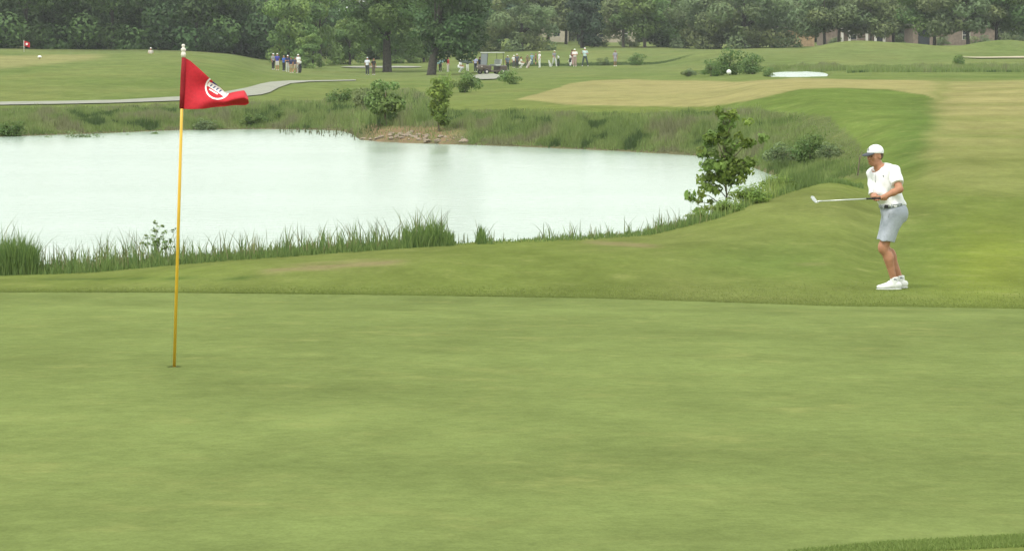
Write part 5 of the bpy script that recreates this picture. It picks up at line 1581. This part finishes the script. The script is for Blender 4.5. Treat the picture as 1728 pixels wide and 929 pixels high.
def cloth(c):
    if c not in CM: CM[c] = plain('cloth', c, 0.85, 0.04, 20)
    return CM[c]
WHITE, NAVY, BLUE, DARK, KHAKI, GREY = (.78, .78, .76), (.035, .045, .12), (.05, .09, .42), (.03, .032, .035), (.42, .34, .24), (.34, .35, .36)
def person(u, v, hpx, shirt, legs, hatc, label, pose='stand', short=False, hat='cap', face=0.0, group=None, shoes=WHITE, skin=M_skin, Y=None):
    g = hit(u, v, 150) if Y is None else ground_at(u, Y)
    full = 1.05 + .16 if pose == 'crouch' else 1.75
    sc = hpx / (F / g[1]) / full
    e = empty('person', g, face, sc)
    tag(e, label, 'person', group)
    b, s, t, f, h = person_meshes(pose, short, hat)
    link('body', b, e, skin); link('shirt', s, e, cloth(shirt)); link('shorts' if short else 'trousers', t, e, cloth(legs)); link('shoes', f, e, cloth(shoes)); link(hat, h, e, cloth(hatc))
    return e
G1, G2, G3 = 'blue-shirted group beside the bright shrubs', 'people around the golf cart', 'people waiting on the tee'
person(461, 117.5, 27, GREY, DARK, WHITE, 'person in a white cap and grey shirt at the left end of the blue-shirted group', face=.8, group=G1)
person(468, 119, 28.5, (.06, .065, .32), (.6, .58, .55), WHITE, 'person in dark blue shirt, white cap and pale shorts, second from left in the group', short=True, face=2.8, group=G1)
person(479, 120.5, 26.5, (.045, .115, .42), DARK, (.35, .25, .15), 'fair-haired person in bright blue shirt and black trousers', hat='hair', face=2.4, group=G1)
person(485.5, 121.5, 28, NAVY, (.5, .5, .47), WHITE, 'person in white cap, navy shirt and pale grey trousers amid the group', face=.5, group=G1, pose='arms')
person(491.5, 123.5, 27, (.04, .05, .11), KHAKI, (.10, .13, .12), 'person in dark navy shirt with khaki shorts and dark cap', short=True, face=3.0, group=G1)
person(498, 124, 27.5, (.055, .05, .09), (.40, .31, .23), (.12, .16, .14), 'person in plum-dark shirt and tan shorts next to the black bag', short=True, face=2.0, group=G1, pose='walk')
person(503.5, 121.5, 29.5, WHITE, (.45, .43, .40), WHITE, 'person in white cap and white shirt behind the black bag at the group\'s right end', face=-.6, group=G1)
person(620, 126.5, 29.5, (.66, .68, .74), (.045, .05, .055), (.55, .58, .62), 'person in pale shirt and black trousers standing left of the slim oak trunk', face=2.9)
person(630.5, 126.5, 28, (.05, .042, .04), (.17, .14, .11), (.05, .04, .035), 'dark-haired person in black top and brown trousers beside the pale-shirted one', hat='hair', face=.6)
person(756, 121, 24, (.42, .06, .06), (.55, .52, .46), (.08, .05, .04), 'person in a red shirt half hidden by the shrub near the thick oak', hat='hair', face=1.0, group=G2)
person(743, 121, 23, (.10, .16, .15), DARK, (.06, .05, .04), 'person in dark green under the teal umbrella', hat='hair', face=.3, group=G2)
person(776, 122, 20, WHITE, (.60, .62, .60), WHITE, 'person in white crouching left of the dark umbrella', pose='crouch', face=1.2, group=G2)
person(789, 121, 22, (.05, .06, .06), (.66, .68, .62), DARK, 'person in white trousers under the dark umbrella', face=.2, group=G2, pose='arms')
person(802.5, 121.5, 26, (.46, .46, .68), (.045, .05, .06), (.04, .035, .03), 'dark-haired person in lavender shirt left of the golf cart', hat='hair', face=2.7, group=G2)
person(809.5, 123, 26.5, (.06, .075, .13), (.30, .31, .32), DARK, 'person in navy jacket close beside the golf cart', face=2.2, group=G2)
person(856.5, 119.5, 25.5, (.20, .23, .31), (.04, .06, .04), WHITE, 'person in white cap and slate blue shirt right of the golf cart', face=.4, group=G2)
person(867, 114.5, 21, (.72, .74, .70), (.1, .1, .1), WHITE, 'person in white cap and white shirt behind the dark-shirted one', face=.4, group=G3)
person(872.5, 116, 24.5, (.10, .10, .12), (.05, .05, .05), WHITE, 'person in white cap, charcoal shirt and black trousers on the tee', face=3.0, group=G3)
person(878.5, 115, 18, (.62, .61, .55), (.62, .62, .57), (.04, .03, .03), 'dark-haired person in cream bending beside the charcoal shirt', hat='hair', pose='crouch', face=1.4, group=G3)
person(890, 112, 19, (.19, .17, .10), (.16, .13, .10), (.36, .30, .22), 'person in olive clothes behind the pale bag on the tee', face=.5, group=G3, hat='hat')
person(897.5, 110.5, 20, (.24, .38, .46), (.12, .18, .22), (.10, .20, .24), 'person in light blue shirt left of the white-clothed one', face=2.8, group=G3)
person(904, 111, 21, (.20, .10, .09), (.05, .06, .04), (.22, .18, .12), 'person in maroon shirt and black shorts beside the white-clothed one', short=True, hat='hair', face=1.6, group=G3)
person(910.5, 114.3, 27, (.80, .79, .82), (.72, .74, .72), (.62, .60, .45), 'person all in white with a straw hat facing left', hat='hat', face=-1.3, group=G3)
person(935.5, 112.5, 27, (.27, .27, .30), (.55, .56, .55), (.66, .70, .52), 'person in grey shirt and pale trousers walking between two bags', pose='walk', face=.7, group=G3)
person(965.5, 111, 27, (.13, .045, .05), (.42, .27, .24), (.08, .05, .04), 'dark-haired person in maroon shirt behind the white-shirted one', hat='hair', face=2.0, group=G3)
person(970, 112.5, 29.5, (.80, .76, .74), (.40, .29, .26), (.72, .76, .68), 'person in white shirt, pale cap and pinkish trousers on the tee', pose='arms', face=-.3, group=G3)
person(987, 112, 31, (.52, .66, .66), (.06, .085, .08), WHITE, 'person in white cap and aqua shirt standing with legs apart', pose='wide', face=.1, group=G3)
person(1038, 112, 27, (.33, .31, .36), (.36, .34, .37), (.20, .15, .12), 'person in a grey outfit with bare legs standing alone on the tee', short=True, hat='hair', face=.5, group=G3, skin=M_skin_dark)
person(254, 0, 29, (.62, .55, .50), (.3, .3, .3), (.75, .74, .72), 'person in pale shirt and white cap seen over the crest of the left mound', face=.4, Y=296)

def golf_bag(u, v, hpx, bodyc, trimc, label, lean=0.12, face=0.0, heads=WHITE):
    g = hit(u, v, 150)
    sc = hpx / (F / g[1]) / 1.2
    e = empty('golf_bag', g, face, sc)
    tag(e, label, 'golf bag', 'golf bags set down by the players')
    bagb = lathe('bag', [(.001, 0.0), (.13, 0.0), (.135, .03), (.125, .3), (.13, .6), (.145, .84), (.15, .90), (.135, .905), (.12, .86)], 14)
    b = link('bag', bagb, e, cloth(bodyc)); b.rotation_euler = (lean, 0, 0)
    bm = bmesh.new(); box(bm, (0, -.16, .28), (.20, .09, .36), .03); box(bm, (.14, -.02, .5), (.08, .16, .42), .03)
    link('pocket', bm_mesh('pocket', bm), b, cloth(trimc))
    for q in (-1, 1):
        link('stand_leg', tubes_mesh('stand_leg', [tube_np([[q * .05, .13, .8], [q * .28, .42, .0]], [.012, .012], 6)]), e, M_black)
    for q in range(5):
        a = q * 1.256
        c = np.array([.07 * math.cos(a), .07 * math.sin(a), 0])
        hgt = .98 + .07 * (q % 3)
        cl = link('club', tubes_mesh('club', [tube_np([c + [0, 0, .7], c + [0, 0, hgt]], [.008, .008], 5)]), b, M_steel)
        link('club_cover', figure_mesh('club_cover', [ell(c + np.array([.02, -.02, hgt + .06]), (.06, .05, .09), None, .01)], .02, (), 1), cl, cloth(heads))
    st = tube_np([[-.14, 0, .75], [-.24, 0, .55], [-.14, 0, .3]], [.015, .02, .015], 6)
    link('strap', tubes_mesh('strap', [st]), b, cloth(trimc))
golf_bag(505.5, 123, 20, DARK, (.05, .05, .05), 'black golf bag at the right end of the blue-shirted group', face=.6)
golf_bag(889, 115, 16, (.60, .55, .50), (.30, .2, .15), 'pale golf bag standing left of the white-clothed person', lean=.5, face=1.2)
golf_bag(941.5, 112, 17, (.06, .09, .035), DARK, 'dark green golf bag with white covers right of the walking person', face=.3)
golf_bag(929.5, 113, 12, WHITE, WHITE, 'small white golf bag leaning left of the walking person', lean=.45, face=-.8)
golf_bag(962, 112, 18, DARK, WHITE, 'black and white golf bag left of the pinkish trousers', face=.2)

def umbrella(u, v, Y, dia, colr, label, tilt):
    e = empty('umbrella', at(u, v, Y))
    e.rotation_euler = tilt
    tag(e, label, 'umbrella')
    R0 = dia / 2
    n_ = 16
    prof = [(0.0, .0), (.3, -.03), (.6, -.13), (.85, -.28), (1.0, -.42)]
    V = [[0, 0, 0]]
    for rf, zf in prof[1:]:
        for k_ in range(n_):
            a = 2 * math.pi * k_ / n_
            s_ = 1 - .06 * rf * (k_ % 2)
            V.append([R0 * rf * s_ * math.cos(a), R0 * rf * s_ * math.sin(a), R0 * zf * (1 + .05 * (k_ % 2))])
    T = np.array([[0, 1 + k_, 1 + (k_ + 1) % n_] for k_ in range(n_)])
    Q = np.array([[1 + i * n_ + k_, 1 + (i + 1) * n_ + k_, 1 + (i + 1) * n_ + (k_ + 1) % n_, 1 + i * n_ + (k_ + 1) % n_] for i in range(3) for k_ in range(n_)])
    c = link('canopy', mesh_np('canopy', V, [Q, T]), e, cloth(colr))
    md = c.modifiers.new('thickness', 'SOLIDIFY'); md.thickness = .01
    link('shaft', tubes_mesh('shaft', [tube_np([[0, 0, .06], [0, 0, -.85]], [.012, .012], 6)]), e, M_steel)
    link('handle', tubes_mesh('handle', [tube_np([[0, 0, -.85], [0, 0, -.97]], [.02, .02], 8)]), e, M_black)
umbrella(787, 100.5, 283, 1.30, (.05, .065, .055), 'dark umbrella shading the person in white trousers', (0.12, 0.05, 0))
umbrella(743, 101.5, 282, 1.0, (.14, .24, .22), 'teal umbrella tilted beside the thick oak trunk', (0.2, -0.35, 0))

def golf_cart(u, v, face, label):
    g = hit(u, v, 150)
    e = empty('golf_cart', g, face)
    tag(e, label, 'golf cart')
    Mb = plain('cart_brown', (.10, .075, .06), .35, .05, 3, spec=.5)
    Mc = plain('cart_cream', (.42, .44, .41), .5, .04, 3)
    bm = bmesh.new()
    box(bm, (.62, 0, .52), (.62, 1.06, .52), .08); box(bm, (1.02, 0, .62), (.40, 1.02, .42), .12); box(bm, (-.15, 0, .28), (1.1, 1.10, .14), .03); box(bm, (-.95, 0, .52), (.72, 1.12, .50), .10)
    link('body', bm_mesh('body', bm), e, Mb)
    bm = bmesh.new(); box(bm, (-.42, 0, .78), (.52, 1.04, .16), .05); link('seat', bm_mesh('seat', bm), e, Mc)
    bm = bmesh.new(); box(bm, (-.72, 0, 1.08), (.12, 1.02, .42), .05, Matrix.Rotation(-.12, 3, 'Y')); link('backrest', bm_mesh('backrest', bm), e, Mc)
    bm = bmesh.new(); box(bm, (-.12, 0, 1.86), (1.75, 1.16, .07), .03); link('roof', bm_mesh('roof', bm), e, plain('cart_roof', (.55, .56, .52), .5))
    for x, y in ((.68, .5), (.68, -.5), (-.92, .5), (-.92, -.5)):
        link('roof_post', tubes_mesh('roof_post', [tube_np([[x + (.12 if x > 0 else 0), y, .72], [x, y, 1.84]], [.02, .02], 6)]), e, M_black)
    bm = bmesh.new(); box(bm, (.745, 0, 1.30), (.015, .95, .98), 0, Matrix.Rotation(-.10, 3, 'Y')); link('windscreen', bm_mesh('windscreen', bm), e, plain('screen', (.13, .15, .15), .1, .02, 2, spec=.6))
    for x in (.85, -.85):
        for s_ in (-1, 1):
            w = link('wheel', lathe('wheel', [(.06, -.09), (.20, -.09), (.225, -.06), (.225, .06), (.20, .09), (.06, .09)], 18), e, M_black)
            w.location = (x, s_ * .50, .225); w.rotation_euler = (math.pi / 2, 0, 0)
            link('rim', lathe('rim', [(.001, -.095), (.11, -.095), (.11, .095), (.001, .095)], 14), w, M_trim)
    link('steering_wheel', tubes_mesh('steering_wheel', [tube_np([[.42 + .05 * math.cos(a), -.25 + .17 * math.sin(a), 1.05 + .15 * math.cos(a)] for a in np.linspace(0, 2 * math.pi, 17)], [.014] * 17, 6), tube_np([[.62, -.25, .8], [.42, -.25, 1.05]], [.02, .02], 6)]), e, M_black)
    for s_ in (-1, 1):
        link('headlight', figure_mesh('headlight', [ell((1.215, s_ * .36, .66), (.03, .08, .05), None, .01)], .015, (), 1), e, M_trim)
golf_cart(829, 125.5, 3.75, 'brown golf cart with cream seats and pale roof parked by the path')

# ------------------------------------------------------------------ haze between here and the far trees
bm = bmesh.new()
x0, x1, y0, y1, z0, z1 = -1500, 1500, -260, 800, -2.0, 30
box(bm, ((x0 + x1) / 2, (y0 + y1) / 2, (z0 + z1) / 2), (x1 - x0, y1 - y0, z1 - z0))
hm = bpy.data.materials.new('haze')
hm.use_nodes = True
hn = hm.node_tree.nodes
hn.clear()
ho = hn.new('ShaderNodeOutputMaterial')
pv_ = hn.new('ShaderNodeVolumePrincipled')
pv_.inputs['Color'].default_value = (0.92, 0.95, 0.97, 1)
pv_.inputs['Density'].default_value = 0.00018
hm.node_tree.links.new(pv_.outputs[0], ho.inputs['Volume'])
hzo = link('haze', bm_mesh('haze', bm), None, hm)
tag(hzo, kind='stuff')
